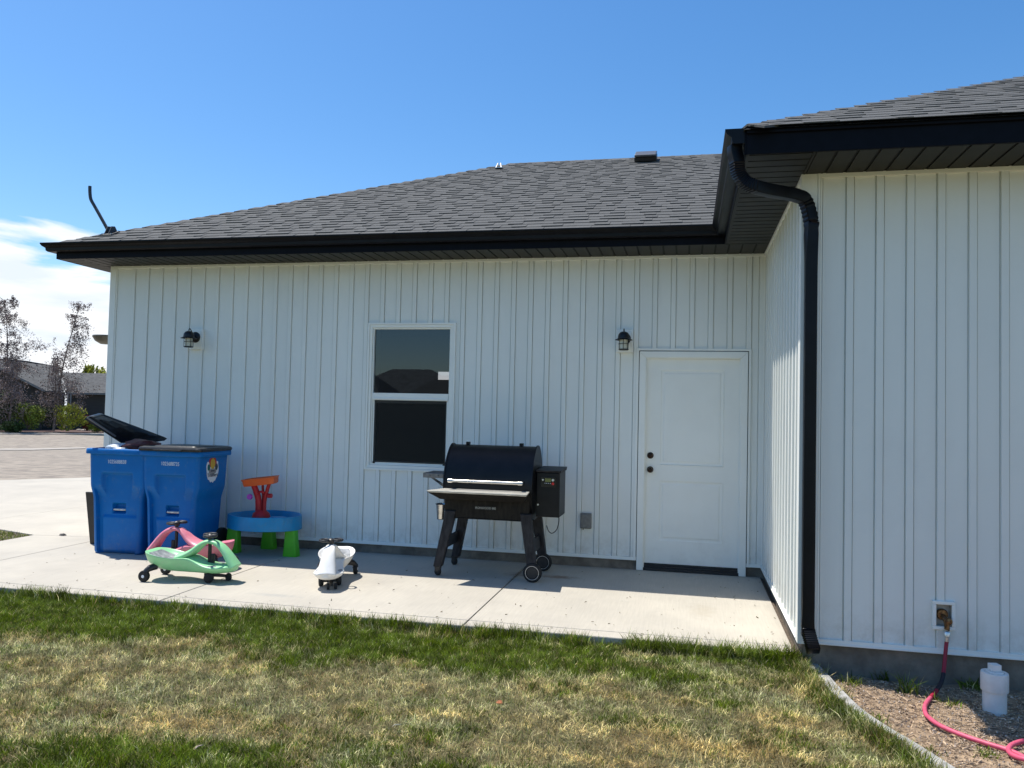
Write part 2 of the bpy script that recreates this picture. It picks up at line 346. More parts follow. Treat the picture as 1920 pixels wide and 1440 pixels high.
# patio slabs
patio = MB().box(-13.5, 1.15, -2.53, .05, -.3, -.012).obj('patio', m_joint); tag(patio, kind='structure')
def slab(poly, parent, m=m_conc, top=0., th=.011):
    b = MB(); n = len(poly); b.v = [(x, y, top-th) for x, y in poly]+[(x, y, top) for x, y in poly]
    b.f = [tuple(range(n, 2*n))]+[(i, (i+1) % n, n+(i+1) % n, n+i) for i in range(n)]; b.m = [0]*len(b.f)
    return b.obj('slab', m, parent, bevel=.004)
g = .005
for x0, x1 in ((-1.17, 1.13), (-3.67, -1.17), (-6.14, -3.67)):
    slab([(x0+g, -2.40+g*.6), (x1-g, -2.40+g*.6), (x1-g, -.0), (x0+g, -.0)], patio)
    b = MB().box(x0+g, x1-g, -2.55, -2.40-g*.6, -.16, 0.); b.obj('slab', m_conc, patio, bevel=.008)
slab([(-7.05, -2.55), (-6.14-g, -2.55), (-6.14-g, -.10), (-7.05, -.22)], patio)
# driveway slabs lie behind and to the left of the house
dw = empty('driveway'); tag(dw, kind='structure')
for poly in (
    [(-8.48, .96), (-8.43, 8), (-6.33, 8), (-6.33, -.0), (-6.14, -.0), (-6.14, -.09), (-7.05, -.21), (-7.72, .0), (-8.48, .22)],
    [(-8.49, .22), (-8.44, 8), (-10.6, 8), (-12.95, 5.0), (-20, 1.9), (-20, 1.85), (-12, 1.06)],
):
    slab(poly[::-1] if sum((poly[i][0]*poly[(i+1) % len(poly)][1]-poly[(i+1) % len(poly)][0]*poly[i][1]) for i in range(len(poly))) < 0 else poly, dw, top=0., th=.15)
# gravel
m_gravel = mat('gravel', (.33, .28, .22), .95, col2=(.19, .16, .13), scale=2.6, bump=1., bscale=60, detail=8)
def gz(x, y): return terrain(x, y)-.03
gxs = np.linspace(-75, 5, 60); gys = np.linspace(1.2, 46, 60)
gr = sheet('gravel_lot', gxs, gys, gz, m_gravel)

# ================================================================== HOUSE
house = empty('house', (0, 0, 0)); tag(house, 'white board and batten house with dark shingle roof, black gutters and a projecting right wing', 'house')
# solid shells behind the siding (room inside behind the window)
WY0, WY1 = .012, 7.6
sh = MB()
hx0, hx1, hz0, hz1 = -4.665, -4.22, 2.17, 2.415      # opening in the far wall, seen through the near window
def wall_hole(b, x0, x1, z0, z1, hx0, hx1, hz0, hz1, y0, y1):
    b.box(x0, hx0, y0, y1, z0, z1); b.box(hx1, x1, y0, y1, z0, z1); b.box(hx0, hx1, y0, y1, z0, hz0); b.box(hx0, hx1, y0, y1, hz1, z1)
WX0, WX1, WZ0, WZ1 = -2.965, -2.10, 1.0, 2.45       # window opening
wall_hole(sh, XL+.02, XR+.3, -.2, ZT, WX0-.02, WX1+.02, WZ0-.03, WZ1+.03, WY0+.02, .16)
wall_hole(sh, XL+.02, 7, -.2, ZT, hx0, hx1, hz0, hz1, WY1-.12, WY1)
sh.box(XL+.02, XL+.14, .161, WY1-.121, -.2, ZT)
sh.box(-.02, .1, .161, WY1-.121, -.2, ZT)          # partition inside
sh.box(XL+.141, -.021, .161, WY1-.121, -.2, .02)
sh.box(XR+.03, XR+.15, D+.03, .019, -.2, ZT); sh.box(XR+.151, 7, D+.03, D+.15, -.2, ZT); sh.box(6.9, 7, D+.151, WY1-.121, -.2, ZT)
sh.box(XL+.141, -.021, .161, WY1-.121, ZT-.1, ZT-.02)
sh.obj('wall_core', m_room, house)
# foundation
fb = MB(); fb.box(XL+.01, -.078, .008, .03, -.25, ZS+.03); fb.box(.993, XR+.06, .008, .03, -.25, ZS+.03); fb.box(-.077, .992, .062, .07, -.25, ZS)
fb.box(XR+.016, XR+.028, D+.02, .007, -.25, ZS+.03); fb.box(XR+.016, 7, D+.014, D+.028, -.35, ZS+.03); fb.box(XL+.008, XL+.018, .031, WY1, -.25, ZS+.03)
fb.obj('foundation', m_found, house)

# siding panels : flat part, groove, batten
BW = .048
def panel_mesh(name, wid, z0, z1, ca=0., cb=None):
    """one pitch of siding in local x (0..wid), y=0 flat face towards -y; batten at the right end; clipped to ca..cb"""
    f = wid-BW; cb = wid if cb is None else cb
    prof = [(0, .010), (.0035, .010), (.0045, 0), (f-.0065, 0), (f-.005, .010), (f-.0015, .010), (f+.002, -.0138), (wid-.003, -.0138), (wid-.0005, .010), (wid, .010)] if f > .03 else [(0, 0), (wid, 0)]
    def yat(x):
        for (x0, y0), (x1, y1) in zip(prof, prof[1:]):
            if x0 <= x <= x1: return y0+(y1-y0)*(x-x0)/max(1e-9, x1-x0)
        return prof[-1][1]
    prof = [(ca, yat(ca))]+[p for p in prof if ca < p[0] < cb]+[(cb, yat(cb))]
    b = MB(); v = []
    for x, y in prof: v += [(x, y, z0), (x, y, z1)]
    n = len(prof); b.add(v, [(2*i, 2*i+2, 2*i+3, 2*i+1) for i in range(n-1)])
    b.add([(ca, .0112, z0), (cb, .0112, z0), (cb, .0112, z1), (ca, .0112, z1)], [(3, 2, 1, 0)])
    me = bpy.data.meshes.new(name); me.from_pydata(b.v, [], b.f); me.materials.append(m_side); me.update(); return me
_pc = {}
def put_panel(x0, wid, z0, z1, basis, ca=0., cb=None):
    key = (round(wid, 4), round(z0, 4), round(z1, 4), round(ca, 4), round(cb if cb is not None else wid, 4))
    if key not in _pc: _pc[key] = panel_mesh('siding_panel', wid, z0, z1, ca, cb)
    o = bpy.data.objects.new('siding_panel', _pc[key]); C.objects.link(o); o.parent = house
    kind, base = basis
    if kind == 'front': o.location = (x0, base, 0)
    else: o.location = (base, x0, 0); o.rotation_euler = (0, 0, -math.pi/2)   # side wall: local x runs towards -y
    return o
zb, zt = ZS+.028, ZT-.030
B0 = -5.9885
JX0, JX1, JZ0, JZ1 = -3.0346, -2.0294, .902, 2.5104           # window J channel
DX0, DX1, DZ1 = -.105, 1.0205, 2.243                         # door J channel
cuts = [(JX0+.012, JX1-.012, JZ0+.012, JZ1-.012), (DX0+.01, DX1-.01, -.1, DZ1-.01)]
edges = [XL+.088]+[B0+PIT*i for i in range(39)]+[XR-.012]
for a, c in zip(edges, edges[1:]):
    segs = [(a, c, zb, zt)]
    for (cx0, cx1, cz0, cz1) in cuts:
        new = []
        for (x0, x1, z0, z1) in segs:
            if x1 <= cx0 or x0 >= cx1: new.append((x0, x1, z0, z1)); continue
            if z1 > cz1: new.append((x0, x1, cz1, z1))
            if z0 < cz0: new.append((x0, x1, z0, cz0))
            if x0 < cx0: new.append((x0, cx0, max(z0, cz0), min(z1, cz1)))
            if x1 > cx1: new.append((cx1, x1, max(z0, cz0), min(z1, cz1)))
        segs = new
    for (x0, x1, z0, z1) in segs:
        if x1-x0 > .012: put_panel(a, c-a, z0, z1, ('front', 0.), x0-a, x1-a)
# recess side wall faces -x ; panels march towards -y
eb = [-.02]+[-2.4201+PIT*i for i in range(12, -1, -1) if -2.4201+PIT*i < -.05]+[D+.085]
for a, c in zip(eb, eb[1:]): put_panel(a, a-c, zb, zt, ('side', XR))
# right wing front wall
er = [XR+.113]+[1.4617+PIT*i for i in range(0, 27)]
FB = [(1.94, 2.075, .245, .425)]
for a, c in zip(er, er[1:]):
    segs = [(a, c, zb, zt)]
    for (cx0, cx1, cz0, cz1) in [(1.950, 2.062, .262, .408)]:
        new = []
        for (x0, x1, z0, z1) in segs:
            if x1 <= cx0 or x0 >= cx1: new.append((x0, x1, z0, z1)); continue
            if z1 > cz1: new.append((x0, x1, cz1, z1))
            if z0 < cz0: new.append((x0, x1, z0, cz0))
            if x0 < cx0: new.append((x0, cx0, max(z0, cz0), min(z1, cz1)))
            if x1 > cx1: new.append((cx1, x1, max(z0, cz0), min(z1, cz1)))
        segs = new
    for (x0, x1, z0, z1) in segs: put_panel(a, c-a, z0, z1, ('front', D), x0-a, x1-a)
# trims : corner posts, starter strip, top channel
def trim(name, b, bev=.002): return b.obj(name, m_trim, house, bevel=bev)
trim('corner_post', MB().box(XL, XL+.078, -.020, .0115, ZS-.01, ZT-.002).box(XL, XL+.018, .0115, .10, ZS-.01, ZT-.002))
trim('corner_trim', MB().box(XL+.079, XL+.092, -.014, .0, ZS-.002, ZT-.032))
trim('corner_post', MB().box(XR-.022, XR+.082, D-.020, D+.0115, ZS-.012, ZT-.002).box(XR-.022, XR+.0, D+.0115, D+.082, ZS-.012, ZT-.002))
trim('corner_trim', MB().box(XR+.083, XR+.098, D-.026, D+.0, ZS-.010, ZT-.002).box(XR+.101, XR+.112, D-.014, D, ZS+.02, ZT-.032))
MB().box(XL+.004, XL+.016, .101, WY1, ZS, ZT-.002).obj('west_siding', m_side, house)
trim('corner_trim', MB().box(XR-.017, XR-.0005, -.017, .0, ZS+.02, ZT-.002))
def strip(x0, x1, y, z0, z1, d=.018): return MB().box(x0, x1, y-d, y+.004, z0, z1).box(x0, x1, y-d-.006, y-d, z0, z0+.012)
trim('starter_strip', strip(XL+.079, -.0760-.002, 0, ZS-.004, zb+.001)); trim('starter_strip', strip(.9915, XR-.018, 0, ZS-.004, zb+.001))
trim('starter_strip', strip(XR+.099, 6.2, D, ZS-.006, zb+.001))
trim('starter_strip', MB().box(XR-.018, XR+.004, D+.083, -.018, ZS-.006, zb+.001).box(XR-.024, XR-.018, D+.083, -.026, ZS-.006, ZS+.006))
trim('top_channel', MB().box(XL+.079, XR-.018, -.020, .002, zt-.001, ZT-.001)); trim('top_channel', MB().box(XR+.099, 6.2, D-.020, D+.002, zt-.001, ZT-.001))
trim('top_channel', MB().box(XR-.020, XR-.0, D+.083, -.0205, zt-.001, ZT-.001))

# window : J trim, frame, sashes, panes
win = empty('window', (0, 0, 0)); win.parent = house; win['label'] = 'white single hung window with dark glass'
def rect_frame(b, x0, x1, z0, z1, wd, y0, y1):
    b.box(x0, x1, y0, y1, z1-wd, z1); b.box(x0, x1, y0, y1, z0, z0+wd); b.box(x0, x0+wd, y0, y1, z0+wd, z1-wd); b.box(x1-wd, x1, y0, y1, z0+wd, z1-wd); return b
rect_frame(MB(), JX0, JX1, JZ0, JZ1, .022, -.024, .004).obj('casing', m_trim, win, bevel=.002)
rect_frame(MB(), JX0+.023, JX1-.023, JZ0+.023, JZ1-.023, .030, -.014, .030).obj('frame', m_trim, win, bevel=.002)
rect_frame(MB(), JX0+.054, JX1-.054, JZ0+.054, JZ1-.054, .016, .001, .045).obj('frame', m_trim, win, bevel=.002)
MB().box(WX0+.0, WX1-.0, -.003, .040, 1.664, 1.742).box(WX0, WX1, -.010, -.0032, 1.672, 1.690).obj('meeting_rail', m_trim, win, bevel=.002)
rect_frame(MB(), WX0+.002, WX1-.002, .972, 1.663, .030, .012, .036).obj('lower_sash', m_trim, win, bevel=.002)
b = MB(); b.add([(WX0, .028, 1.74), (WX1, .028, 1.74), (WX1, .028, 2.46), (WX0, .028, 2.46)], [(0, 1, 2, 3)]); b.obj('pane', m_glass, win)
b = MB(); b.add([(WX0, .0335, .97), (WX1, .0335, .97), (WX1, .0335, 1.70), (WX0, .0335, 1.70)], [(0, 1, 2, 3)]); b.obj('pane', m_glass, win)
b = MB(); b.add([(WX0+.02, .0105, .985), (WX1-.02, .0105, .985), (WX1-.02, .0105, 1.663), (WX0+.02, .0105, 1.663)], [(0, 1, 2, 3)]); b.obj('insect_screen', m_screen, win)
for x in (WX0+.02, WX1-.045): MB().box(x, x+.024, -.001, .0115, .972, .992).obj('screen_clip', m_black_plastic, win)
# reveal lining
rect_frame(MB(), WX0-.019, WX1+.019, WZ0-.029, WZ1+.029, .018, .046, .17).obj('lining', m_trim, win)
# far window opening lining so that the hole reads as a window
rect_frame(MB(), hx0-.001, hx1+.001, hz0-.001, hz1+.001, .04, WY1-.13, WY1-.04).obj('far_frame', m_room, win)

# door
door = empty('door', (0, 0, 0)); door.parent = house; door['label'] = 'white two panel entry door with bronze knob and deadbolt'
cas = MB()
for xo, xi in ((-.0737, -.008), (.9895, .9224)):
    x0, x1 = min(xo, xi), max(xo, xi); zl, zr = (2.2122, 2.1462) if xo < xi else (2.1462, 2.2122)
    cas.hexa([(x0, -.030, .002), (x1, -.030, .002), (x1, .006, .002), (x0, .006, .002)], [(x0, -.030, zl), (x1, -.030, zr), (x1, .006, zr), (x0, .006, zl)])
cas.add([(-.0737, -.030, 2.2125), (-.008, -.030, 2.1465), (.9224, -.030, 2.1465), (.9895, -.030, 2.2125), (-.0737, .006, 2.2125), (-.008, .006, 2.1465), (.9224, .006, 2.1465), (.9895, .006, 2.2125)],
        [(0, 1, 2, 3), (7, 6, 5, 4), (0, 3, 7, 4), (1, 0, 4, 5), (2, 1, 5, 6), (3, 2, 6, 7)])
cas.obj('casing', m_trim, door, bevel=.004)
MB().box(-.0079, .0, -.012, .06, .03, 2.1464).box(.9144, .9223, -.012, .06, .03, 2.1464).box(.0001, .9143, -.012, .06, 2.1382, 2.1464).obj('jamb', m_trim, door)
MB().box(DX0, DX0+.024, -.022, .004, .10, 2.2400).box(DX1-.024, DX1, -.022, .004, .10, 2.2400).box(DX0, DX1, -.0225, .004, 2.2205, 2.2435).obj('door_channel', m_trim, door, bevel=.002)
db = MB()
panels = [(.140, .765, 1.062, 2.028), (.140, .765, .300, .905)]
def door_face():
    b = MB(); nx, nz_ = 150, 300; W_, H0, H1 = .9144, .072, 2.1376; v = []
    for j in range(nz_+1):
        z = H0+(H1-H0)*j/nz_
        for i in range(nx+1):
            x = W_*i/nx; y = .022
            for (a0, a1, c0, c1) in panels:
                d = min(x-a0, a1-x, z-c0, c1-z)
                if d > 0:
                    y += .016*math.sin(min(d/.014, 1)*math.pi/2) if d < .016 else (.016-.0135*min(1, max(0, (d-.020)/.018)))
                    if abs(d-.005) < .004: y -= .009
            v.append((x, y, z))
    n = nx+1; b.add(v, [(j*n+i, j*n+i+1, (j+1)*n+i+1, (j+1)*n+i) for j in range(nz_) for i in range(nx)])
    b.box(.0005, W_-.0005, .030, .065, H0, H1-.0005); return b
door_face().obj('door_leaf', m_door, door, smooth=True, angle=50)
MB().box(-.007, .9215, -.02, .06, .003, .030).box(.0, .9144, -.004, .05, .0305, .050).box(-.0, .9144, .012, .05, .0505, .0705).obj('threshold', m_black_plastic, door, bevel=.003)
for z, nm in ((1.155, 'deadbolt'), (1.012, 'knob')):
    k = MB(); k.lathe([(.0, -.0)] + [(.033, .0), (.033, -.006), (.028, -.010)] + ([(.012, -.012), (.012, -.035), (.024, -.042), (.028, -.055), (.024, -.066), (.010, -.070), (.0, -.0705)] if nm == 'knob' else [(.026, -.022), (.020, -.026), (0.0001, -.027)]), 28, (.048, .0235, z), 'y')
    ko = k.obj(nm, m_bronze, door, smooth=True)
# ---------------- roof geometry
EX, EY, ZE, SL = -6.65, -.53, 3.362, .480; ZEW = 3.347
T_AP = 4.31; RX = .72; RYE = -3.17
def soffit_panels():
    bm = {}
    def pc(sx, sy):
        key = (round(sx, 3), round(sy, 3))
        if key not in bm:
            gx, gy = (.006, .001) if sx < sy else (.001, .006); b = MB(); b.box(gx, sx-gx, gy, sy-gy, -.008, .0)
            me = bpy.data.meshes.new('soffit_panel'); me.from_pydata(b.v, [], b.f); me.materials.append(m_soffit); me.update(); bm[key] = me
        o = bpy.data.objects.new('soffit_panel', bm[key]); C.objects.link(o); o.parent = house; return o
    p = .1235; z = ZT+.001
    x = XL+.0
    n = int((XR-XL)/p)
    for i in range(n+1):
        x0 = XR-.002-(i+1)*p
        if x0 < XL-.3: break
        pc(p-.006, .472).location = (x0, -.494, z+.002)
    x = x0
    # west overhang panels run in x
    y = -.494
    while y < WY1+.3:
        pc(x0-(-6.62), p-.006).location = (-6.62, y, z+.002); y += p
    # side eave of the wing
    y = -.51
    while y > -3.1:
        pc(.382, p-.006).location = (.752, y-p, z+.0025); y -= p
    # front eave of the wing
    x = XR+.0
    while x < 5.6:
        pc(p-.006, .468).location = (x+.002, -3.111, z+.0022); x += p
soffit_panels()
MB().box(-6.63, 1.14, -.498, .0, ZT+.0035, ZT+.012).box(-6.63, XL, .001, WY1+.4, ZT+.0035, ZT+.012).box(.745, XR+.1, -3.115, -.4985, ZT+.0035, ZT+.012).box(XR+.101, 7.2, -3.115, D+.02, ZT+.0035, ZT+.012).obj('soffit_backing', m_groove, house)
# mitre trim strips on soffit
MB().box(1.138, 1.152, -3.112, D-.02, ZT-.006, ZT).box(.742, .760, -3.112, -.515, ZT-.005, ZT).box(.76, 1.13, -.530, -.5105, ZT-.005, ZT+.0).obj('soffit_trim', m_soffit, house)
# fascia
fz0, fz1 = ZT-.006, 3.351
MB().box(-6.63, .741, -.512, -.499, fz0, fz1).obj('fascia', m_fascia, house, bevel=.003)
MB().box(-6.642, -6.630, -.512, WY1+.45, fz0, fz1).obj('fascia', m_fascia, house, bevel=.003)
MB().box(.729, .7415, -3.128, -.5125, fz0, fz1).obj('fascia', m_fascia, house, bevel=.003)
MB().box(.7418, 7.2, -3.130, -3.1155, fz0, fz1).box(.74, 7.2, -3.150, -3.1302, fz1-.035, fz1+.004).obj('fascia', m_fascia, house, bevel=.003)
# K style gutters (profile: depth outward d, height)
GP = [(0, 0), (.060, 0), (.075, .012), (.078, .040), (.105, .060), (.118, .082), (.118, .094), (.110, .094), (.110, .084), (.098, .066), (.070, .045), (.066, .018), (.055, .008), (.008, .008), (.008, .085), (0, .085)]
gz0 = 3.262
def gutter(path, outs):
    b = MB(); rings = []
    for (x, y), (ox, oy) in zip(path, outs): rings.append([(x+ox*d, y+oy*d, gz0+h) for d, h in GP])
    b.loft(rings, True, True)
    return b
b = gutter([(-6.643, WY1+.4), (-6.643, -.513), (.728, -.513), (.728, -3.128)], [(-1, 0), (-1, -1), (-1, -1), (-1, 0)])
gut = b.obj('gutter', m_black, house)
GE = [(0, 0), (.060, 0), (.075, .012), (.078, .040), (.105, .060), (.118, .082), (.118, .094), (0, .094)]
b = MB(); b.loft([[(.728-d, -3.1285-t, gz0+h) for d, h in GE] for t in (0, .003)]); b.obj('gutter_end_cap', m_black, house)
# downspout
DS = [(-.038, -.030), (.038, -.030), (.038, .030), (-.038, .030)]
def rsec(wd, dp, n=5, rr=.008):
    out = []
    for sx, sy, a0 in ((1, -1, -90), (1, 1, 0), (-1, 1, 90), (-1, -1, 180)):
        for k in range(n):
            a = R(a0+90*k/(n-1)); out.append((sx*(wd-rr)+rr*math.cos(a), sy*(dp-rr)+rr*math.sin(a)))
    return out
def sst01(t): t = min(1, max(0, t)); return t*t*(3-2*t)
sp = smoothpath([(.672, -3.06, 3.268), (.672, -3.06, 3.235), ony(1381, 300, -3.06), ony(1384, 321, -3.055), ony(1393, 338, -3.04), ony(1409, 348, -3.01), ony(1440, 356.5, -2.92), ony(1470, 362, -2.82), ony(1494, 367, -2.755), ony(1510, 377, -2.715), (1.184, -2.703, 2.86), (1.186, -2.703, 2.72), (1.186, -2.703, 1.5), (1.186, -2.703, .27), (1.187, -2.706, .20), (1.192, -2.733, .165), (1.202, -2.78, .115), (1.208, -2.808, .085)], 10)
b = MB(); rings = []
for i, p in enumerate(sp):
    d = (sp[min(i+1, len(sp)-1)]-sp[max(i-1, 0)]).normalized()
    tt = sst01((p.z-2.55)/.35); nref = (Vector((.42, -.90, 0))*tt+Vector((0, -1, 0))*(1-tt)).normalized()
    if p.z < .3: nref = Vector((-.08, -1, 0)).normalized() if abs(d.z) > .98 else Vector((1, 0, 0)).cross(d)
    fr = (nref-d*nref.dot(d)).normalized(); sd = fr.cross(d).normalized()
    # corrugated elbows
    k = 1.
    if (2.98 < p.z < 3.16 and p.x < .80) or (2.80 < p.z < 3.0 and p.x > 1.05) or p.z < .22: k = 1+.06*(1 if i % 2 else -1)
    rings.append([p+sd*u*k+fr*v_*k for u, v_ in rsec(.038, .034)])
b.loft(rings)
ds = b.obj('downspout', m_black, house, smooth=True, angle=32)

# ---------------- shingle roofs
main_roof = MB(); t = T_AP
rc = [(EX, EY, ZE), (3.2, EY, ZE), (3.2, EY+t, ZE+SL*t), (EX+t, EY+t, ZE+SL*t), (EX, WY1+.5, ZE), (3.2, WY1+.5, ZE)]
main_roof.add([(x, y, z-.012) for x, y, z in rc], [(0, 1, 2, 3), (0, 3, 4), (3, 2, 5, 4)])
roof = main_roof.obj('roof', m_felt, house)
tw = 4.4
wx1 = 14.
MBw = MB().add([(RX, RYE, ZEW-.012), (wx1, RYE, ZEW-.012), (wx1, RYE+tw, ZEW+SL*tw-.012), (RX+tw, RYE+tw, ZEW+SL*tw-.012), (RX, 7.0, ZEW-.012), (RX+tw, 7.0, ZEW+SL*tw-.012)], [(0, 1, 2, 3), (0, 3, 5, 4)])
wroof = MBw.obj('roof', m_felt, house)
cosl = 1/math.hypot(1, SL); EXPO = .138
ex = Vector((1, 0, 0)); eu = Vector((0, cosl, SL*cosl)); en = Vector((0, -SL*cosl, cosl))
LEN = EXPO*1.25
def shin_verts(wd, th, o=Vector((0, 0, 0))):
    lo = .0035
    P_ = lambda x, u, n: tuple(o+ex*x+eu*u+en*n)
    v = [P_(0, 0, 0.001), P_(wd, 0, 0.001), P_(wd, LEN, -.004), P_(0, LEN, -.004), P_(0, 0, th), P_(wd, 0, th), P_(wd, LEN, .0012), P_(0, LEN, .0012)]
    return v
FQ = [(3, 2, 1, 0), (4, 5, 6, 7), (0, 1, 5, 4), (1, 2, 6, 5), (2, 3, 7, 6), (3, 0, 4, 7)]
shm = {}
def shin_obj(wd, th, o, parent):
    key = (round(wd, 2), th)
    if key not in shm:
        me = bpy.data.meshes.new('shingle'); me.from_pydata(shin_verts(key[0]-.002, th), [], FQ); me.materials.append(m_shin); me.update(); shm[key] = me
    ob = bpy.data.objects.new('shingle', shm[key]); C.objects.link(ob); ob.location = o; ob.parent = parent
def shingle_plane(x0, y0, x1, tmax, roofobj, lim, hip_left=True):
    n = int(tmax/cosl/EXPO)+1; pcs = []
    for k in range(n):
        u = k*EXPO
        if u*cosl > tmax: break
        xs0 = x0+(u*cosl if hip_left else 0)+.035; x = xs0-random.random()*.1
        wob = random.uniform(-.004, .004); thick = random.random() < .5
        while x < x1:
            wd = random.choice((.09, .12, .15, .18, .21, .26)) if thick else random.choice((.12, .16, .20, .26, .32))
            kth = 1. if roofobj is roof else .62
            th = (.0140 if thick else random.choice((.0070, .0075, .0080)))*kth
            if x+wd > xs0:
                a = max(x, xs0); ww = x+wd-a
                if ww > .03:
                    o = Vector((a, y0, ZE if roofobj is roof else ZEW)) + eu*(u+wob+random.uniform(-.0015, .0015))
                    pcs.append((k, ww, th, o))
            x += wd; thick = not thick
    return pcs
pm = shingle_plane(EX, EY-.012, 1.6, T_AP-.02, roof, 0)
pw = shingle_plane(RX, RYE-.012, 3.6, 2.6, wroof, 0)
def dist(o): return (Vector(CAM)-o).length
def inview(o):
    d = np.array(o)-CAM; z = d@fwd
    return z > 0 and abs(d@RT/z) < 960/F and abs(d@UP/z) < 720/F
allp = [(dist(p[3]), p, roof) for p in pm]+[(dist(p[3]), p, wroof) for p in pw]
allp.sort(key=lambda q: (0 if inview(q[1][3]) and not (q[2] is roof and q[1][3].x > .62) else 1, q[0]/(q[1][1]*40+1)))
stuffs = {id(roof): MB(), id(wroof): MB()}
for i, (dd, p, ro) in enumerate(allp):
    if i < 296: shin_obj(round(p[1], 2), p[2], p[3], ro)
    else: stuffs[id(ro)].add(shin_verts(p[1]-.002, p[2], p[3]), FQ)
for ro, nm in ((roof, 'main'), (wroof, 'wing')):
    o = stuffs[id(ro)].obj('shingles', m_shin, ro); tag(o, kind='stuff')
# hip and ridge caps
def caps(p0, p1, nside, parent):
    p0, p1 = Vector(p0), Vector(p1); n = int((p1-p0).length/.145); d = (p1-p0).normalized(); b = MB()
    hd = Vector((d.x, d.y, 0)).normalized(); a = Vector((-hd.y, hd.x, 0))
    for i in range(n):
        o = p0+d*i*.145; wv = .135; dr = nside*wv
        up0, up1 = .014+random.uniform(0, .003), .006
        l0 = o+a*wv+Vector((0, 0, -dr+up0)); c0 = o+Vector((0, 0, up0+.004)); r0 = o-a*wv+Vector((0, 0, -dr+up0))
        o2 = o+d*.19; l1 = o2+a*wv+Vector((0, 0, -dr+up1)); c1 = o2+Vector((0, 0, up1+.004)); r1 = o2-a*wv+Vector((0, 0, -dr+up1)); dn = Vector((0, 0, -.014))
        b.add([l0, c0, r0, l1, c1, r1, l0+dn, c0+dn, r0+dn, l1+dn, c1+dn, r1+dn], [(0, 1, 4, 3), (1, 2, 5, 4), (0, 6, 7, 1), (1, 7, 8, 2), (2, 8, 11, 5), (0, 3, 9, 6), (6, 9, 10, 7), (7, 10, 11, 8)])
    o = b.obj('cap_shingles', m_shin, parent); tag(o, kind='stuff')
caps((EX+.05, EY+.05, ZE+.02), (EX+T_AP, EY+T_AP, ZE+SL*T_AP-.01), SL*.72, roof)
caps((EX+T_AP, EY+T_AP, ZE+SL*T_AP), (1.2, EY+T_AP, ZE+SL*T_AP), SL, roof)
caps((RX+.02, RYE+.02, ZEW+.008), (RX+tw, RYE+tw, ZEW+SL*tw-.03), SL*.72, wroof)
# drip edge / flashing bracket pieces on the roof
def onroof(px, py):
    d = ray(px, py); # z = ZE + SL*(y-EY)
    u = (ZE+SL*(CAM[1]-EY)-CAM[2])/(d[2]-SL*d[1]); return Vector(CAM+d*u)
p = onroof(1211, 303); vent = empty('roof_vent', p)
q_ = math.atan(SL)
tag(vent, 'low black box vent near the ridge of the main roof', 'roof vent')
vb = MB().box(-.16, .16, -.14, .16, 0.02, .09).obj('vent_base', m_black_plastic, vent, bevel=.01); vb.rotation_euler = (q_, 0, 0)
vb = MB().box(-.155, .155, -.18, .19, .092, .125).obj('vent_hood', mat('vent_hood', (.08, .08, .085), .4, var=.2), vent, bevel=.012); vb.rotation_euler = (q_, 0, 0)
p = onroof(936, 318); br = empty('roof_bracket', p); tag(br, 'small shiny metal bracket at the left end of the ridge', 'bracket')
bb = MB().box(-.055, .055, -.06, .06, .01, .018).obj('base_plate', m_steel, br)
for s in (-1, 1): MB().hexa([(s*.04-.008, -.05, .018), (s*.04+.008, -.05, .018), (s*.04+.008, .05, .018), (s*.04-.008, .05, .018)], [(s*.02-.006, -.008, .10), (s*.02+.006, -.008, .10), (s*.02+.006, .008, .10), (s*.02-.006, .008, .10)]).obj('prong', m_galv, br)
# satellite dish arm
p = onroof(207, 441); arm = empty('antenna_mast', p); tag(arm, 'bare bent grey dish mast bolted to the roof at its left corner', 'antenna mast')
Yp = p.y
path = [p+Vector((0, 0, .04))] + [ony(x, y, Yp) for x, y in ((205, 436), (196, 420), (186, 402), (177, 386), (170.5, 374), (168.7, 362), (168.5, 349))]
m_mast = mat('mast_grey', (.055, .057, .060), .5, .3, var=.1)
MB().tube([q-p for q in smoothpath(path, 6)], .0185, 14).obj('mast_tube', m_mast, arm, smooth=True)
fo = MB().box(-.075, .075, -.085, .085, .020, .028).obj('foot_plate', m_mast, arm); fo.rotation_euler = (q_, 0, 0)
for s in (-1, 1):
    MB().hexa([(s*.028-.004, -.07, 0), (s*.028+.004, -.07, 0), (s*.028+.004, .07, .065), (s*.028-.004, .07, .065)], [(s*.026-.004, -.02, .10), (s*.026+.004, -.02, .10), (s*.026+.004, .035, .11), (s*.026-.004, .035, .11)]).obj('bracket_cheek', m_mast, arm)
for x, y in ((-.06, -.06), (.06, -.06), (-.06, .06), (.06, .06)):
    MB().lathe([(.0001, .02), (.012, .02), (.012, .036), (.0001, .037)], 8, (x, y, SL*y)).obj('bolt', m_galv, arm)

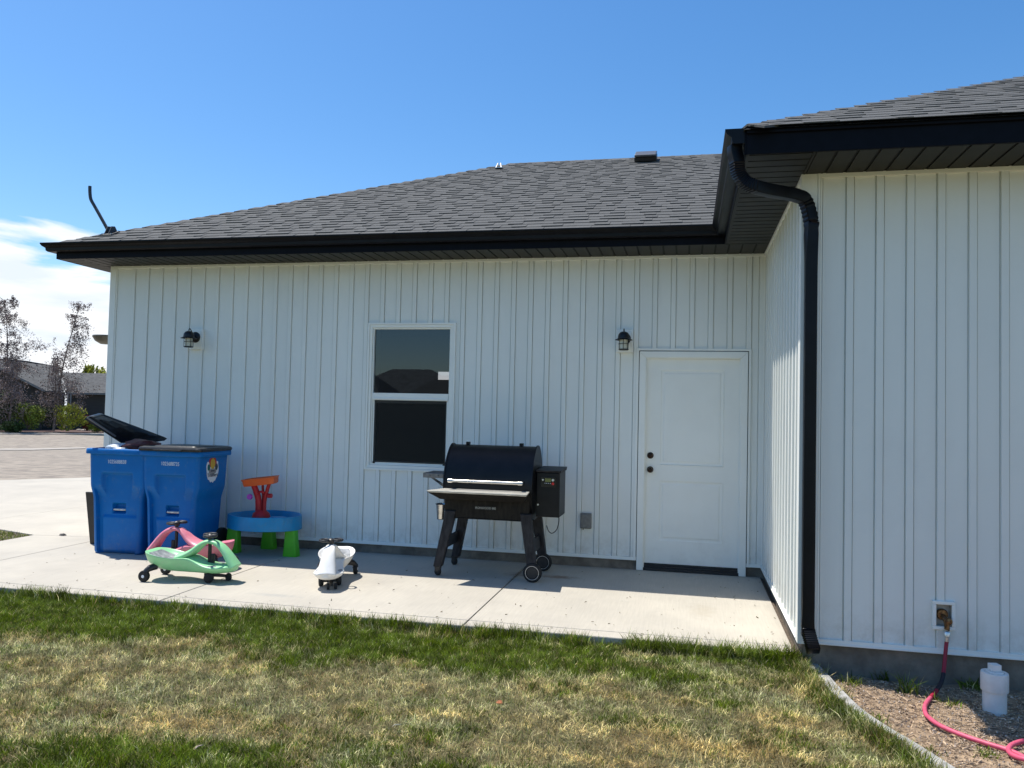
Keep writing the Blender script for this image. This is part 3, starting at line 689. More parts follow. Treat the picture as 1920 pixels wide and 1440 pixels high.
# ---------------- wall lanterns
def lantern(loc, label):
    t = empty('wall_lantern', loc); tag(t, label, 'wall lamp', 'black wall lanterns on white blocks')
    MB().box(-.087, .087, -.030, .006, -.118, .118).box(-.066, .066, -.038, -.0302, -.095, .095).obj('mounting_block', m_trim, t, bevel=.004)
    MB().lathe([(.0001, -.0385), (.062, -.0385), (.062, -.046), (.050, -.058), (.02, -.066), (.0001, -.068)], 28, (0, 0, .020), 'y').obj('wall_plate', m_lantern, t, smooth=True)
    ya = -.165
    arc = [(0, -.06, .03), (0, -.10, .062), (0, -.135, .098), (0, ya+.01, .108), (0, ya-.002, .094), (0, ya, .070)]
    MB().tube(smoothpath(arc, 6), .0055, 8).obj('arm', m_lantern, t, smooth=True)
    MB().lathe([(.0001, .082), (.018, .080), (.040, .070), (.054, .050), (.059, .026), (.060, .012), (.088, -.001), (.089, -.006), (.058, .004), (.0001, .006)], 32, (0, ya, 0)).obj('shade', m_lantern, t, smooth=True, angle=60)
    MB().lathe([(.0001, .003), (.042, .003), (.043, -.04), (.042, -.098), (.0001, -.098)], 24, (0, ya, 0)).obj('glass', m_lglass, t, smooth=True)
    cg = MB().torus((0, ya, -.044), .050, .003, 28, 6).torus((0, ya, -.098), .049, .0035, 28, 6).lathe([(.0001, -.0985), (.050, -.0985), (.046, -.107), (.0001, -.110)], 24, (0, ya, 0))
    for k in range(6):
        a = math.pi/6+k*math.pi/3; cg.tube([(.050*math.cos(a), ya+.050*math.sin(a), .003), (.050*math.cos(a), ya+.050*math.sin(a), -.104)], .0028, 6)
    cg.obj('cage', m_lantern, t, smooth=True)
lantern((-5.135, -.013, 2.322), 'black wall lantern between the left corner of the house and the window')
lantern((-.226, -.013, 2.316), 'black wall lantern just left of the top of the white door')
# lamp bowl seen past the left corner
wl = empty('side_lamp', ony(200, 637, .45)); tag(wl, 'dark bowl shaped lamp poking out past the left corner of the house', 'wall lamp')
MB().lathe([(.0001, .05), (.16, .05), (.165, .035), (.13, -.02), (.07, -.055), (.0001, -.06)], 28).obj('bowl', mat('lamp_bowl', (.10, .09, .07), .5, .3), wl, smooth=True)
MB().tube([(0, 0, 0), (.20, 0, .0), (.40, .0, 0)], .018, 8).obj('arm', m_lantern, wl, smooth=True)
# outlet
ou = empty('outlet_box', (-.59, -.013, .468)); tag(ou, 'grey weatherproof outlet box between the grill and the door', 'outlet box')
MB().box(-.056, .056, -.038, .004, -.078, .078).obj('box', m_grey_plastic, ou, bevel=.006)
MB().box(-.046, .046, -.050, -.0385, -.066, .066).box(-.018, .018, -.056, -.0505, -.035, .035).obj('cover', m_grey_plastic, ou, bevel=.004)
MB().box(-.03, -.018, -.044, -.030, -.088, -.0785).obj('latch', m_grey_plastic, ou)
# hose bib
hb = empty('faucet_box', (2.006, D-.002, .335)); tag(hb, 'brass hose faucet in a white recessed wall box on the right wing', 'faucet')
rect_frame(MB(), -.067, .067, -.090, .090, .022, -.026, .004).obj('surround', m_trim, hb, bevel=.004)
MB().box(-.046, .046, .018, .026, -.070, .070).box(-.0455, -.043, -.02, .018, -.068, .068).box(.043, .0455, -.02, .018, -.068, .068).obj('back_plate', mat('faucet_plate', (.42, .39, .34), .6, var=.15), hb)
MB().lathe([(.0001, .016), (.034, .016), (.036, .004), (.030, -.010), (.0001, -.012)], 20, (-.004, 0, .002), 'y').obj('flange', m_brass, hb, smooth=True)
MB().tube(smoothpath([(-.004, .0, -.005), (0, -.028, -.012), (.008, -.045, -.035), (.010, -.048, -.070), (.008, -.048, -.082)], 5), [.016]*21, 12).obj('spout', m_brass, hb, smooth=True)
MB().lathe([(.0001, -.052), (.022, -.052), (.024, -.058), (.020, -.066), (.006, -.070), (.0001, -.0705)], 12, (.016, 0, -.028), 'y').obj('valve_handle', m_brass, hb, smooth=True)
# hose
hs = empty('garden_hose', (0, 0, 0)); tag(hs, 'pink garden hose hanging from the faucet and trailing over the soil', 'hose')
top = Vector((2.014, -2.692, .245))
MB().lathe([(.017, .0), (.020, -.004), (.020, -.030), (.015, -.034), (.014, -.062), (.0001, -.063)], 12, top).obj('coupling', m_metal_al, hs, smooth=True)
hp = [top+Vector((0, 0, -.055)), Vector((2.006, -2.700, .14)), Vector((1.985, -2.735, .02)), Vector((1.955, -2.80, -.03)), Vector((1.90, -2.89, -.065)), Vector((1.842, -2.985, -.080)), Vector((1.775, -3.12, -.086)), Vector((1.738, -3.26, -.084)), Vector((1.736, -3.35, -.082)), Vector((1.762, -3.445, -.084)), Vector((1.835, -3.55, -.085)), Vector((1.922, -3.64, -.084)), Vector((2.016, -3.725, -.083))] + [onz(x, y, z) for x, y, z in ((1958, 1440, -.08), (1998, 1455, -.08), (2040, 1450, -.08), (2050, 1425, -.08), (2010, 1402, -.08), (1965, 1391, -.08), (1925, 1389, -.08), (1899, 1396, -.078), (1891, 1407, -.074), (1903, 1418, -.066), (1935, 1426, -.055), (1990, 1432, -.06), (2080, 1440, -.08))] + [Vector((3.6, -4.3, -.08))]
pp = smoothpath(hp, 10)
MB().tube(pp[:24], .0118, 12).obj('hose_section', m_hose_d, hs, smooth=True)
MB().tube(pp[23:41], .0128, 12).obj('hose_guard', m_hose_b, hs, smooth=True)
MB().tube(pp[40:52], .0118, 12).obj('hose_section', m_hose_d, hs, smooth=True)
MB().tube(pp[51:], .0125, 12).obj('hose_section', m_hose, hs, smooth=True)
# pvc cleanout
pv = empty('cleanout_pipe', (2.150, -3.085, -.12)); pv.scale = (1, 1, .92); tag(pv, 'white plastic drain cleanout pipe with a square plug, standing in the soil', 'pipe')
MB().lathe([(.062, -.05), (.062, .16)], 36, cap=False).obj('pipe', m_pvc, pv, smooth=True)
MB().lathe([(.062, .155), (.070, .155), (.0715, .16), (.0715, .262), (.0695, .268), (.052, .269), (.050, .259), (.0001, .259)], 36).obj('coupling', m_pvc, pv, smooth=True)
MB().lathe([(.049, .2595), (.049, .274), (.046, .277), (.0001, .277)], 32).obj('plug', m_pvc, pv, smooth=True)
sq = MB().box(-.026, .026, -.026, .026, .2775, .318).obj('plug_head', m_pvc, pv, bevel=.003); sq.rotation_euler = (0, 0, R(12))

#@@PART2
# ================================================================== TRASH CARTS
def rrect(xc, yc, hx, hy, r, nf=0, z=0.):
    """rounded rectangle ring; nf = extra points on the front (-y) side"""
    pts = []
    corners = [(1, -1, -90, 0), (1, 1, 0, 90), (-1, 1, 90, 180), (-1, -1, 180, 270)]
    for sx, sy, a0, a1 in corners:
        for k in range(5):
            a = R(a0+(a1-a0)*k/4); pts.append((xc+sx*(hx-r)+r*math.cos(a), yc+sy*(hy-r)+r*math.sin(a), z))
    # front row from (-x) to (+x)
    fx0, fx1 = xc-(hx-r), xc+(hx-r)
    front = [(fx0+(fx1-fx0)*k/(nf+1), yc-hy, z) for k in range(1, nf+1)]
    return pts+front
def sst(a, b, x):
    t = min(1, max(0, (x-a)/(b-a))) if a != b else float(x > a); return t*t*(3-2*t)
def cart_half(z):
    """half width, half depth at height z"""
    k = z/1.08
    hw = .266+.034*k; hd = .235+.045*k
    hw += .030*sst(.56, .72, z); return hw, hd
def front_depth(u, z):
    """inward displacement of the front face, u in -1..1"""
    au = abs(u); lowz = sst(.73, .57, z)
    mid = sst(.56, .47, au)*sst(.845, .825, z)
    d = .046*max(lowz*sst(.97, .90, au)*.999+lowz*.0, mid)
    d += .055*sst(.26, .23, au)*sst(.415, .43, z)*sst(.525, .505, z)
    lower = sst(.40, .375, z)*sst(.0, .04, z)
    d -= .022*lower*sst(-.66, -.60, u)*sst(.86, .80, u)
    return d
def cart(loc, rz, label, number, sticker=False, lid_open=False):
    t = empty('trash_cart', loc, rz); tag(t, label, 'trash cart', 'blue wheeled trash carts by the house corner')
    nf = 56; rings = []; zs = np.concatenate([[0, .012], np.linspace(.03, 1.06, 90)])
    for z in zs:
        hw, hd = cart_half(z)
        if z < .02: hw -= .01*(1-z/.02); hd -= .01*(1-z/.02)
        ring = rrect(0, 0, hw, hd, .05, nf, z); out = []
        for i, p in enumerate(ring):
            if i >= 20: out.append((p[0], p[1]+front_depth(p[0]/hw, z), z))
            else: out.append(p)
        rings.append(out)
    b = MB(); b.loft(rings, True, False)
    b.f.append(tuple(reversed(range(len(rings[0]))))); b.m.append(0)
    # inner wall
    n = len(rings[0]); inner = [[(p[0]*.97, p[1]*.97, z) for p in rrect(0, 0, cart_half(1.0)[0], cart_half(1.0)[1], .05, nf, z)] for z in (1.06, .90)]
    b.loft(inner[::-1], True, False)
    b.obj('body', m_blue, t, smooth=True, angle=55)
    hw, hd = cart_half(1.06)
    rb = MB(); rb.loft([rrect(0, 0, hw+a, hd+a, .055, 0, z) for a, z in ((.002, 1.030), (.026, 1.034), (.030, 1.045), (.028, 1.082), (.022, 1.088), (-.008, 1.088), (-.010, 1.03))], True, False)
    rb.obj('rim', m_blue, t, smooth=True, angle=50)
    MB().tube([(-.068, -hd+.088, .455), (.068, -hd+.088, .455)], .0115, 12).obj('grab_bar', m_galv, t, smooth=True)
    # back handle
    MB().tube(smoothpath([(-.22, hd+.02, 1.06), (-.22, hd+.10, 1.085), (-.20, hd+.115, 1.09), (.20, hd+.115, 1.09), (.22, hd+.10, 1.085), (.22, hd+.02, 1.06)], 5), .016, 10).obj('handle', m_blue, t, smooth=True)
    for s in (-1, 1):
        wb = MB().lathe([(.0001, -.028), (.07, -.028), (.105, -.030), (.122, -.026), (.128, -.012), (.128, .012), (.122, .026), (.105, .030), (.06, .022), (.0001, .022)], 28, (s*.285, hd-.03, .128), 'x').obj('wheel', m_dark_rubber, t, smooth=True)
    MB().tube([(-.28, hd-.03, .128), (.28, hd-.03, .128)], .01, 8).obj('axle', m_galv, t)
    hw9, hd9 = cart_half(.955)
    text(number, .054, m_white, t, (0, -hd9-.0015, .955), (R(90), 0, 0), 'serial_number', sx=.78)
    if not lid_open:
        hwl, hdl = hw+.034, hd+.036; lb = MB()
        prof = [(0., 1.086, 0), (.004, 1.108, 0), (-.004, 1.122, 0), (-.03, 1.130, 0), (-.045, 1.1305, 0), (-.052, 1.122, 0), (-.10, 1.122, 0), (-.112, 1.136, 0), (-.20, 1.142, 0)]
        lb.loft([rrect(0, -.006, hwl+a, hdl+a, .06, 0, z) for a, z, _ in prof], True, True)
        lb.obj('lid', m_lid, t, smooth=True, angle=30)
        MB().box(-.16, .16, -hdl-.03, -hdl+.02, 1.090, 1.104).obj('lid_grip', m_lid, t, bevel=.004)
        for x in (-.2, .2): MB().lathe([(.0001, -.04), (.022, -.04), (.022, .04), (.0001, .04)], 16, (x, hd+.055, 1.095), 'x').obj('hinge', m_lid, t, smooth=True)
    if sticker:
        s = bpy.data.objects.new('sticker', None)
        x = cart_half(.93)[0]+.0015
        def blob(pts, m, off, nm, par):
            b = MB(); n = len(pts); b.v = [(x+off, yy, zz) for yy, zz in pts]+[(x+off-.0012, yy, zz) for yy, zz in pts]
            b.f = [tuple(range(n))]+[(i, n+i, n+(i+1) % n, (i+1) % n) for i in range(n)]; b.m = [0]*len(b.f); return b.obj(nm, m, par)
        def ell(cy, cz, ry, rz_, n=26, wob=0.): return [(cy+ry*math.cos(2*math.pi*k/n)*(1+wob*math.sin(5*k)), cz+rz_*math.sin(2*math.pi*k/n)*(1+wob*math.cos(3*k))) for k in range(n)]
        par = blob(ell(-.03, .905, .112, .142, 30, .05), m_white, .0, 'sticker', t)
        ms = lambda nm, c: mat(nm, c, .5)
        blob(ell(-.03, .972, .070, .056, 20, .10), ms('sticker_red', (.45, .03, .02)), .0012, 'sticker_print', par)
        blob(ell(-.030, .955, .042, .056, 20), ms('sticker_yellow', (.62, .38, .03)), .0024, 'sticker_print', par)
        blob(ell(-.100, .920, .026, .034, 12, .1), ms('sticker_teal', (.01, .12, .10)), .0012, 'sticker_print', par)
        blob(ell(.040, .920, .028, .036, 12, .1), ms('sticker_dark', (.03, .05, .05)), .0012, 'sticker_print', par)
        blob(ell(-.03, .876, .070, .032, 20), ms('sticker_grey', (.30, .28, .27)), .0012, 'sticker_print', par)
        text('Trashers', .054, mat('print_black', (.01, .01, .01), .6), par, (x+.004, -.03, .838), (R(90), 0, R(90)), 'lettering')
        text('ROYAL', .022, mat('print_black2', (.02, .02, .02), .6), par, (x+.004, -.03, .880), (R(90), 0, R(90)), 'lettering')
    return t
c1 = cart((-5.372, -.722, 0), R(4), 'left blue trash cart with its black lid propped open over a bag', '1025688838', lid_open=True)
c2 = cart((-4.742, -.712, 0), R(1), 'right blue trash cart with closed black lid and a round sticker on its side', '1025688735', sticker=True)
# open lid of the left cart: a shallow tray, twisted
A = ony(166, 781, -1.03); A2 = ony(187, 775, -.62); B2 = ony(311, 821, -.30); B = ony(240, 829, -.46)
Mi = Matrix.Translation(-Vector((-5.372, -.722, 0))); Mi = Matrix.Rotation(-R(4), 4, 'Z') @ Mi
q = [Mi @ Vector(p) for p in (A, A2, B2, B)]
nrm = (q[3]-q[0]).cross(q[1]-q[0]).normalized()
if nrm.z < 0: nrm = -nrm
cen = sum(q, Vector())/4
def lidpt(u, v, h): # u along A->A2, v along A->B
    p = q[0]*(1-u)*(1-v)+q[1]*u*(1-v)+q[3]*(1-u)*v+q[2]*u*v; return p+nrm*h
lb = MB()
def ringuv(a, h): return [lidpt(u, v, h) for u, v in ((a, a*.7), (.5, a*.7), (1-a, a*.7), (1-a, .5), (1-a, 1-a*.7), (.5, 1-a*.7), (a, 1-a*.7), (a, .5))]
lb.loft([ringuv(.02, -.045), ringuv(-.02, -.045), ringuv(-.02, -.006), ringuv(.03, .010), ringuv(.09, .012), ringuv(.11, .002), ringuv(.22, .0), ringuv(.25, .014), ringuv(.4, .018)], True, True)
lb.obj('lid', m_lid, c1, smooth=True, angle=25)
e1 = MB().tube([lidpt(-.035, v, -.012) for v in (0, .25, .5, .72)], .010, 8).obj('lid_edge', mat('lid_edge_worn', (.16, .16, .17), .3), c1, smooth=True)
# bag and rubbish in the left cart
def blobmesh(name, m, c, r, seed, parent=None, n=3, amp=.3, flat=1.):
    import bmesh
    from mathutils import noise
    bm = bmesh.new(); bmesh.ops.create_icosphere(bm, subdivisions=n, radius=1)
    for v in bm.verts:
        k = 1+amp*noise.noise(v.co*1.8+Vector((seed, 0, 0)))+amp*.5*noise.noise(v.co*5+Vector((0, seed, 0)))
        v.co = Vector((v.co.x*r[0]*k, v.co.y*r[1]*k, v.co.z*r[2]*k))
    me = bpy.data.meshes.new(name); bm.to_mesh(me); bm.free(); me.materials.append(m); me.shade_smooth()
    o = bpy.data.objects.new(name, me); C.objects.link(o); o.location = c; o.parent = parent; return o
bag = blobmesh('trash_bag', mat('bag_white', (.55, .60, .66), .3, var=.1, scale=20), (-5.46, -.80, 1.05), (.19, .17, .085), 3, amp=.4); tag(bag, 'crumpled white bag bulging over the rim of the left cart', 'trash bag')
bag = blobmesh('trash_bag', mat('bag_dark_red', (.10, .018, .016), .5, var=.4, scale=20), (-5.28, -.70, 1.09), (.20, .19, .095), 9, amp=.45); tag(bag, 'dark red rubbish bag under the propped open lid', 'trash bag')
bd = MB(); p0 = ony(162.5, 922, -.62); p1 = ony(171.5, 1006, -.50)
bd.hexa([(p1.x-.0, p1.y-.02, .0), (p1.x+.14, p1.y, .0), (p1.x+.14, p1.y+.03, .0), (p1.x, p1.y+.01, .0)], [(p0.x, p0.y-.02, p0.z), (p0.x+.18, p0.y, p0.z), (p0.x+.18, p0.y+.03, p0.z), (p0.x, p0.y+.01, p0.z)])
bdo = bd.obj('black_panel', m_black_plastic, bevel=.004); tag(bdo, 'narrow black panel standing just left of the left cart', 'panel')

# ================================================================== WATER TABLE
wt = empty('water_table', (-3.975, -.40, 0), 0); tag(wt, 'blue round water play table with green legs and a red and orange tower', 'water table')
def wring(rx, ry, z, n=40, lobes=True):
    out = []
    for k in range(n):
        a = 2*math.pi*k/n; s = 1.
        if lobes:
            for la in (-11, 191, 112):
                dd = math.cos(a-R(la)); s += .085*max(0, dd)**14
        out.append((rx*s*math.cos(a), ry*s*math.sin(a), z))
    return out
RXt, RYt = .385, .335
b = MB(); b.loft([wring(RXt*.96, RYt*.96, .270), wring(RXt, RYt, .275), wring(RXt*.985, RYt*.985, .405), wring(RXt*.975, RYt*.975, .415), wring(RXt*.93, RYt*.93, .415), wring(RXt*.91, RYt*.91, .405), wring(RXt*.84, RYt*.84, .300)], True, True)
b.obj('basin', m_tblue, wt, smooth=True, angle=45)
b = MB(); b.loft([wring(.10, .07, .27, 24, False), wring(.10, .07, .405, 24, False), wring(.085, .055, .415, 24, False)], True, True)
cupo = b.obj('cup_holder', m_tblue, wt, smooth=True); cupo.location = (.235, -.16, .0)
for cx, cy in ((.335, -.065), (-.330, -.060), (-.10, .26)):
    rr = []
    for z, hw, hd in ((0, .078, .05), (.01, .08, .052), (.15, .066, .046), (.30, .058, .044)):
        rr.append([(cx*(1+(.30-z)*.10)+px, cy*(1+(.30-z)*.10)+py, z) for px, py, _ in rrect(0, 0, hw, hd, .02)])
    MB().loft(rr).obj('leg', m_tgreen, wt, smooth=True, angle=50)
tw_ = (-.045, -.02)
MB().lathe([(.10, .30), (.095, .39), (.085, .425), (.060, .445), (.05, .46), (.0001, .46)], 24, (tw_[0], tw_[1], 0)).obj('tower_base', m_tred, wt, smooth=True)
for pts, r in (([(-.03, 0, .44), (-.035, 0, .55), (-.06, -.01, .65), (-.10, -.015, .74)], [.036]*7+[.033]*6+[.031]*6), ([(.035, 0, .44), (.035, 0, .54), (.055, .0, .65), (.085, .0, .75)], .019), ([(.0, .04, .44), (-.01, .045, .60), (-.02, .04, .75)], .014), ([(-.04, -.02, .62), (.0, -.03, .655), (.045, -.02, .645)], .012)):
    path = smoothpath([(p[0]+tw_[0], p[1]+tw_[1], p[2]) for p in pts], 6); MB().tube(path, r if not isinstance(r, list) else (r+[r[-1]]*40)[:len(path)], 12).obj('tower_post', m_tred, wt, smooth=True)
tr = MB(); outl = [(-.215, -.05), (-.20, -.10), (-.14, -.125), (0, -.12), (.13, -.125), (.205, -.10), (.215, .0), (.19, .10), (.0, .12), (-.16, .11), (-.21, .04)]
tr.loft([[(x*s, y*s, z) for x, y in outl] for s, z in ((.90, -.045), (.93, -.04), (.97, .012), (1.03, .022), (1.03, .028), (.95, .028), (.90, -.015))], True, True)
tro = tr.obj('tray', m_torange, wt, smooth=True, angle=35); tro.scale = (.88, .88, 1); tro.location = (-.055, -.03, .775); tro.rotation_euler = (R(2), R(-7.5), R(8))
MB().lathe([(.0001, -.02), (.030, -.02), (.032, .0), (.022, .012), (.0001, .014)], 10, (-.150+.0, -.075, .600), 'y').obj('knob', m_purple, wt, smooth=True)
MB().lathe([(.0001, -.02), (.024, -.02), (.024, .02), (.0001, .02)], 12, (.055, -.03, .615), 'x').obj('knob', m_tred, wt, smooth=True)

# ================================================================== SWING CARS
def wheel(parent, c, r, wdt, ang=0, hub=m_white):
    o = MB(); o.lathe([(.0001, -wdt), (r*.75, -wdt), (r*.93, -wdt*.85), (r, -wdt*.45), (r, wdt*.45), (r*.93, wdt*.85), (r*.75, wdt), (r*.62, wdt*.75), (.0001, wdt*.75)], 24, (0, 0, 0), 'y')
    wo_ = o.obj('wheel', m_dark_rubber, parent, smooth=True); wo_.location = c; wo_.rotation_euler = (0, 0, ang)
    h = MB().lathe([(.0001, -wdt*1.12), (r*.26, -wdt*1.10), (r*.30, -wdt*.9), (r*.30, wdt*.9), (r*.26, wdt*1.10), (.0001, wdt*1.12)], 14, (0, 0, 0), 'y').obj('hub', hub, wo_, smooth=True)
    return wo_
def swing_car(loc, rz, body, label, steer=0.):
    t = empty('swing_car', loc, rz); tag(t, label, 'swing car', 'ride on swing cars on the patio')
    # hull: sections along x (rear -.44 .. nose .40)
    S = [(-.450, .030, .205, .255, .0), (-.440, .095, .175, .268, .0), (-.405, .158, .140, .272, .30), (-.33, .192, .104, .268, .95), (-.24, .196, .086, .256, 1.2), (-.15, .176, .080, .240, 1.1), (-.07, .140, .078, .232, .5), (.0, .118, .076, .220, .05), (.08, .118, .076, .180, 0), (.17, .140, .075, .150, 0), (.26, .154, .078, .142, 0), (.34, .140, .086, .148, 0), (.40, .104, .096, .152, 0), (.438, .052, .110, .152, 0), (.455, .015, .124, .148, 0)]
    rings = []
    for x, hw, zb_, zt_, dish in S:
        ring = []
        for k in range(11):       # bottom, from -y to +y
            u = -1+2*k/10; y = hw*u; z = zb_+(zt_-zb_)*(abs(u)**3.2); ring.append((x, y, z))
        for k in range(1, 10):    # top, from +y to -y, with a seat dish
            u = 1-2*k/10; y = hw*.97*u
            edge = min(1, (1-abs(u))/.2)
            crown = (1-u*u)*(.020 if x > -.05 else .0)
            z = zt_-.065*dish*edge*min(1, 1.25-abs(u)*.55)+crown; ring.append((x, y, z))
        rings.append(ring)
    MB().loft(rings).obj('body', body, t, sub=2)
    # steering arch: ribbon loop from mid body up over the column and down to the nose
    arch = smoothpath([(-.13, 0, .205), (-.06, 0, .228), (.01, 0, .268), (.065, 0, .315), (.115, 0, .348), (.165, 0, .360), (.225, 0, .350), (.285, 0, .316), (.338, 0, .262), (.385, 0, .200), (.435, 0, .135)], 5)
    n = len(arch); rings = []
    for i, p in enumerate(arch):
        d = (arch[min(i+1, n-1)]-arch[max(i-1, 0)]).normalized(); nn = Vector((-d.z, 0, d.x))
        s = i/(n-1); wv = .048+(.125*(.48-s)**1.3*2 if s < .48 else .050*((s-.48)*2)**1.5); th = .0185+.020*abs(s-.48)*2
        rings.append([p+Vector((0, wv*u, 0))+nn*th*v for u, v in ((-1, -.2), (-.7, -.9), (0, -1), (.7, -.9), (1, -.2), (.85, .7), (.35, 1.05), (-.35, 1.05), (-.85, .7))])
    MB().loft(rings).obj('arch', body, t, sub=1)
    # seat grip pad and foot pads
    pad = []
    for x, hw, zb_, zt_, dish in S[2:7]:
        pad.append([(x+(.012 if x < -.38 else -.01 if x > -.1 else 0), hw*.97*u, zt_-.056*dish*min(1, (1-abs(u))/.2)*min(1, 1.25-abs(u)*.55)-.006) for u in np.linspace(-.72, .72, 13)])
    b = MB(); nn_ = 13
    for r_ in pad: b.v += r_
    b.f = [(i*nn_+j, (i+1)*nn_+j, (i+1)*nn_+j+1, i*nn_+j+1) for i in range(len(pad)-1) for j in range(nn_-1)]; b.m = [0]*len(b.f)
    po = b.obj('seat_pad', m_pad, t, sub=1)
    for s in (-1, 1):
        b = MB(); b.loft([[(.235+dx*.055*k, s*.098+dy*.024*k, h) for dx, dy in [(math.cos(2*math.pi*j/18), math.sin(2*math.pi*j/18)) for j in range(18)]] for k, h in ((1, .128), (1, .1545), (.85, .158), (.3, .1585))]); b.obj('foot_pad', m_pad, t, smooth=True)
    # column and steering wheel
    MB().tube([(.165, 0, .10), (.165, 0, .405)], .0165, 14).obj('column', m_black_plastic, t, smooth=True)
    MB().box(.180, .215, -.014, .014, .13, .25).obj('column_rib', m_black_plastic, t, bevel=.005)
    sw = empty('steering_wheel', (.165, 0, .408), steer); sw.parent = t
    b = MB(); b.torus((0, .062, .010), .042, .0115, 26, 8, (0, 0, 1), sx=1.3); b.torus((0, -.062, .010), .042, .0115, 26, 8, (0, 0, 1), sx=1.3)
    b.lathe([(.0001, -.02), (.026, -.02), (.030, .0), (.034, .014), (.024, .024), (.0001, .027)], 20)
    b.obj('steering_rim', m_black_plastic, sw, smooth=True)
    # rear wheels on struts
    for s in (-1, 1):
        MB().tube(smoothpath([(-.31, s*.10, .130), (-.35, s*.150, .118), (-.375, s*.175, .085), (-.38, s*.170, .055)], 5), [.030]*6+[.026]*10, 10).obj('wheel_strut', m_black_plastic, t, smooth=True)
        wheel(t, (-.385, s*.178, .052), .052, .022)
    # front truck : turns with the wheel
    tk = empty('front_axle', (.165, 0, 0), steer); tk.parent = t
    MB().tube([(0, 0, .035), (0, 0, .11)], .026, 12).box(-.02, .02, -.085, .085, .036, .060).hexa([(0, -.02, .045), (.17, -.014, .028), (.17, .014, .028), (0, .02, .045)], [(0, -.02, .075), (.17, -.014, .050), (.17, .014, .050), (0, .02, .075)]).obj('truck', m_black_plastic, tk, smooth=True, angle=40)
    for s in (-1, 1):
        wheel(tk, (0, s*.082, .046), .046, .022, hub=m_dark_rubber)
    for s in (-1, 1): wheel(tk, (.175, s*.034, .030), .030, .013, hub=m_dark_rubber)
    return t
gc_ = swing_car((-3.880, -1.815, 0), R(4), m_green, 'mint green swing car in front of the pink one, nose to the right', steer=R(28)); gc_.scale = (.94, .94, .97)
pk_ = swing_car((-4.255, -1.30, 0), R(184), m_pink, 'pink swing car behind the green one, nose to the left', steer=R(-15)); pk_.scale = (.93, .93, 1)
wc = swing_car((-2.69, -1.49, 0), R(-73), m_wht, 'white swing car with scuffed grey seat, nose towards the lawn', steer=R(14))
wc.scale = (.93, .93, .95)

# ================================================================== PELLET GRILL
gl = empty('pellet_grill', (-1.42, -.64, 0), 0); tag(gl, 'black barrel pellet grill on wheels with a front shelf and side hopper', 'grill')
GX0, GX1 = -.43, .43
def barrel(prof, x0, x1): return [[(x, y, z) for y, z in prof] for x in (x0, x1)]
# cross section of lid (y,z) relative; front is -y
lidp = [(-.275, .800), (-.278, .86), (-.270, .93), (-.245, 1.02), (-.195, 1.105), (-.13, 1.175), (-.06, 1.222), (.01, 1.235), (.08, 1.222), (.15, 1.175), (.20, 1.11), (.235, 1.03), (.245, .95), (.245, .82)]
sm_ = []
for i in range(len(lidp)-1):
    sm_.append(lidp[i])
sm_.append(lidp[-1])
lp = [(p.y, p.z) for p in smoothpath([(0, a, b_) for a, b_ in lidp], 3)]
b = MB(); b.loft(barrel(lp, GX0+.012, GX1-.012)).obj('lid', m_grill, gl, smooth=True, angle=50)
for x0, x1 in ((GX0, GX0+.0118), (GX1-.0118, GX1)):
    b = MB(); b.loft(barrel([(y*1.035+.001, z if z < .85 else .835+(z-.835)*1.028) for y, z in lp], x0, x1)).obj('lid_end', m_grill, gl, smooth=True, angle=50)
for x in (-.27, .265): MB().box(x-.018, x+.018, -.02, .03, 1.236, 1.262).obj('hinge_stop', m_grill, gl, bevel=.003)
MB().tube([(-.365, -.345, .905), (.355, -.345, .905)], .0145, 16).obj('lid_handle', m_steel, gl, smooth=True)
for x in (-.34, .33): MB().box(x-.018, x+.018, -.345, -.262, .895, .915).lathe([(.0001, -.02), (.019, -.02), (.019, .02), (.0001, .02)], 16, (x, -.345, .905), 'x').obj('handle_post', m_steel, gl, smooth=True, angle=40)
# lower body
bp_ = [(-.262, .80), (-.262, .74), (-.235, .66), (-.17, .575), (-.08, .545), (.08, .545), (.17, .575), (.235, .66), (.25, .74), (.25, .80)]
MB().loft(barrel(bp_, GX0+.008, GX1-.008)).obj('barrel', m_grill, gl, smooth=True, angle=30)
MB().box(GX0+.03, GX1-.02, -.282, -.268, .555, .790).hexa([(GX0+.03, -.290, .548), (GX1-.02, -.290, .548), (GX1-.02, -.268, .548), (GX0+.03, -.268, .548)], [(GX0+.03, -.290, .556), (GX1-.02, -.290, .556), (GX1-.02, -.268, .556), (GX0+.03, -.268, .556)]).obj('front_panel', m_gmess, gl, bevel=.003)
bo = MB().box(-.108, .092, -.2865, -.2825, .640, .672).obj('badge', mat('badge_dark', (.03, .03, .03), .4, .5), gl)
text('IRONWOOD 885', .0265, mat('badge_silver', (.45, .45, .45), .35, .6), bo, (-.008, -.2872, .656), (R(90), 0, 0), 'lettering')
# front shelf
fs = MB(); fs.hexa([(-.500, -.530, .806), (.425, -.530, .806), (.405, -.285, .812), (-.405, -.285, .812)], [(-.515, -.535, .824), (.435, -.535, .824), (.410, -.283, .828), (-.410, -.283, .828)])
fs.obj('front_shelf', mat('shelf_steel', (.47, .45, .40), .42, .25, var=.25, scale=12, stretch=(1, 8, 8), bump=.05), gl, bevel=.004)
fs = MB(); fs.hexa([(-.42, -.40, .735), (.37, -.40, .735), (.395, -.285, .735), (-.40, -.285, .735)], [(-.500, -.528, .8045), (.424, -.528, .8045), (.405, -.285, .8045), (-.405, -.285, .8045)])
fs.obj('shelf_apron', m_gmess, gl, bevel=.003)
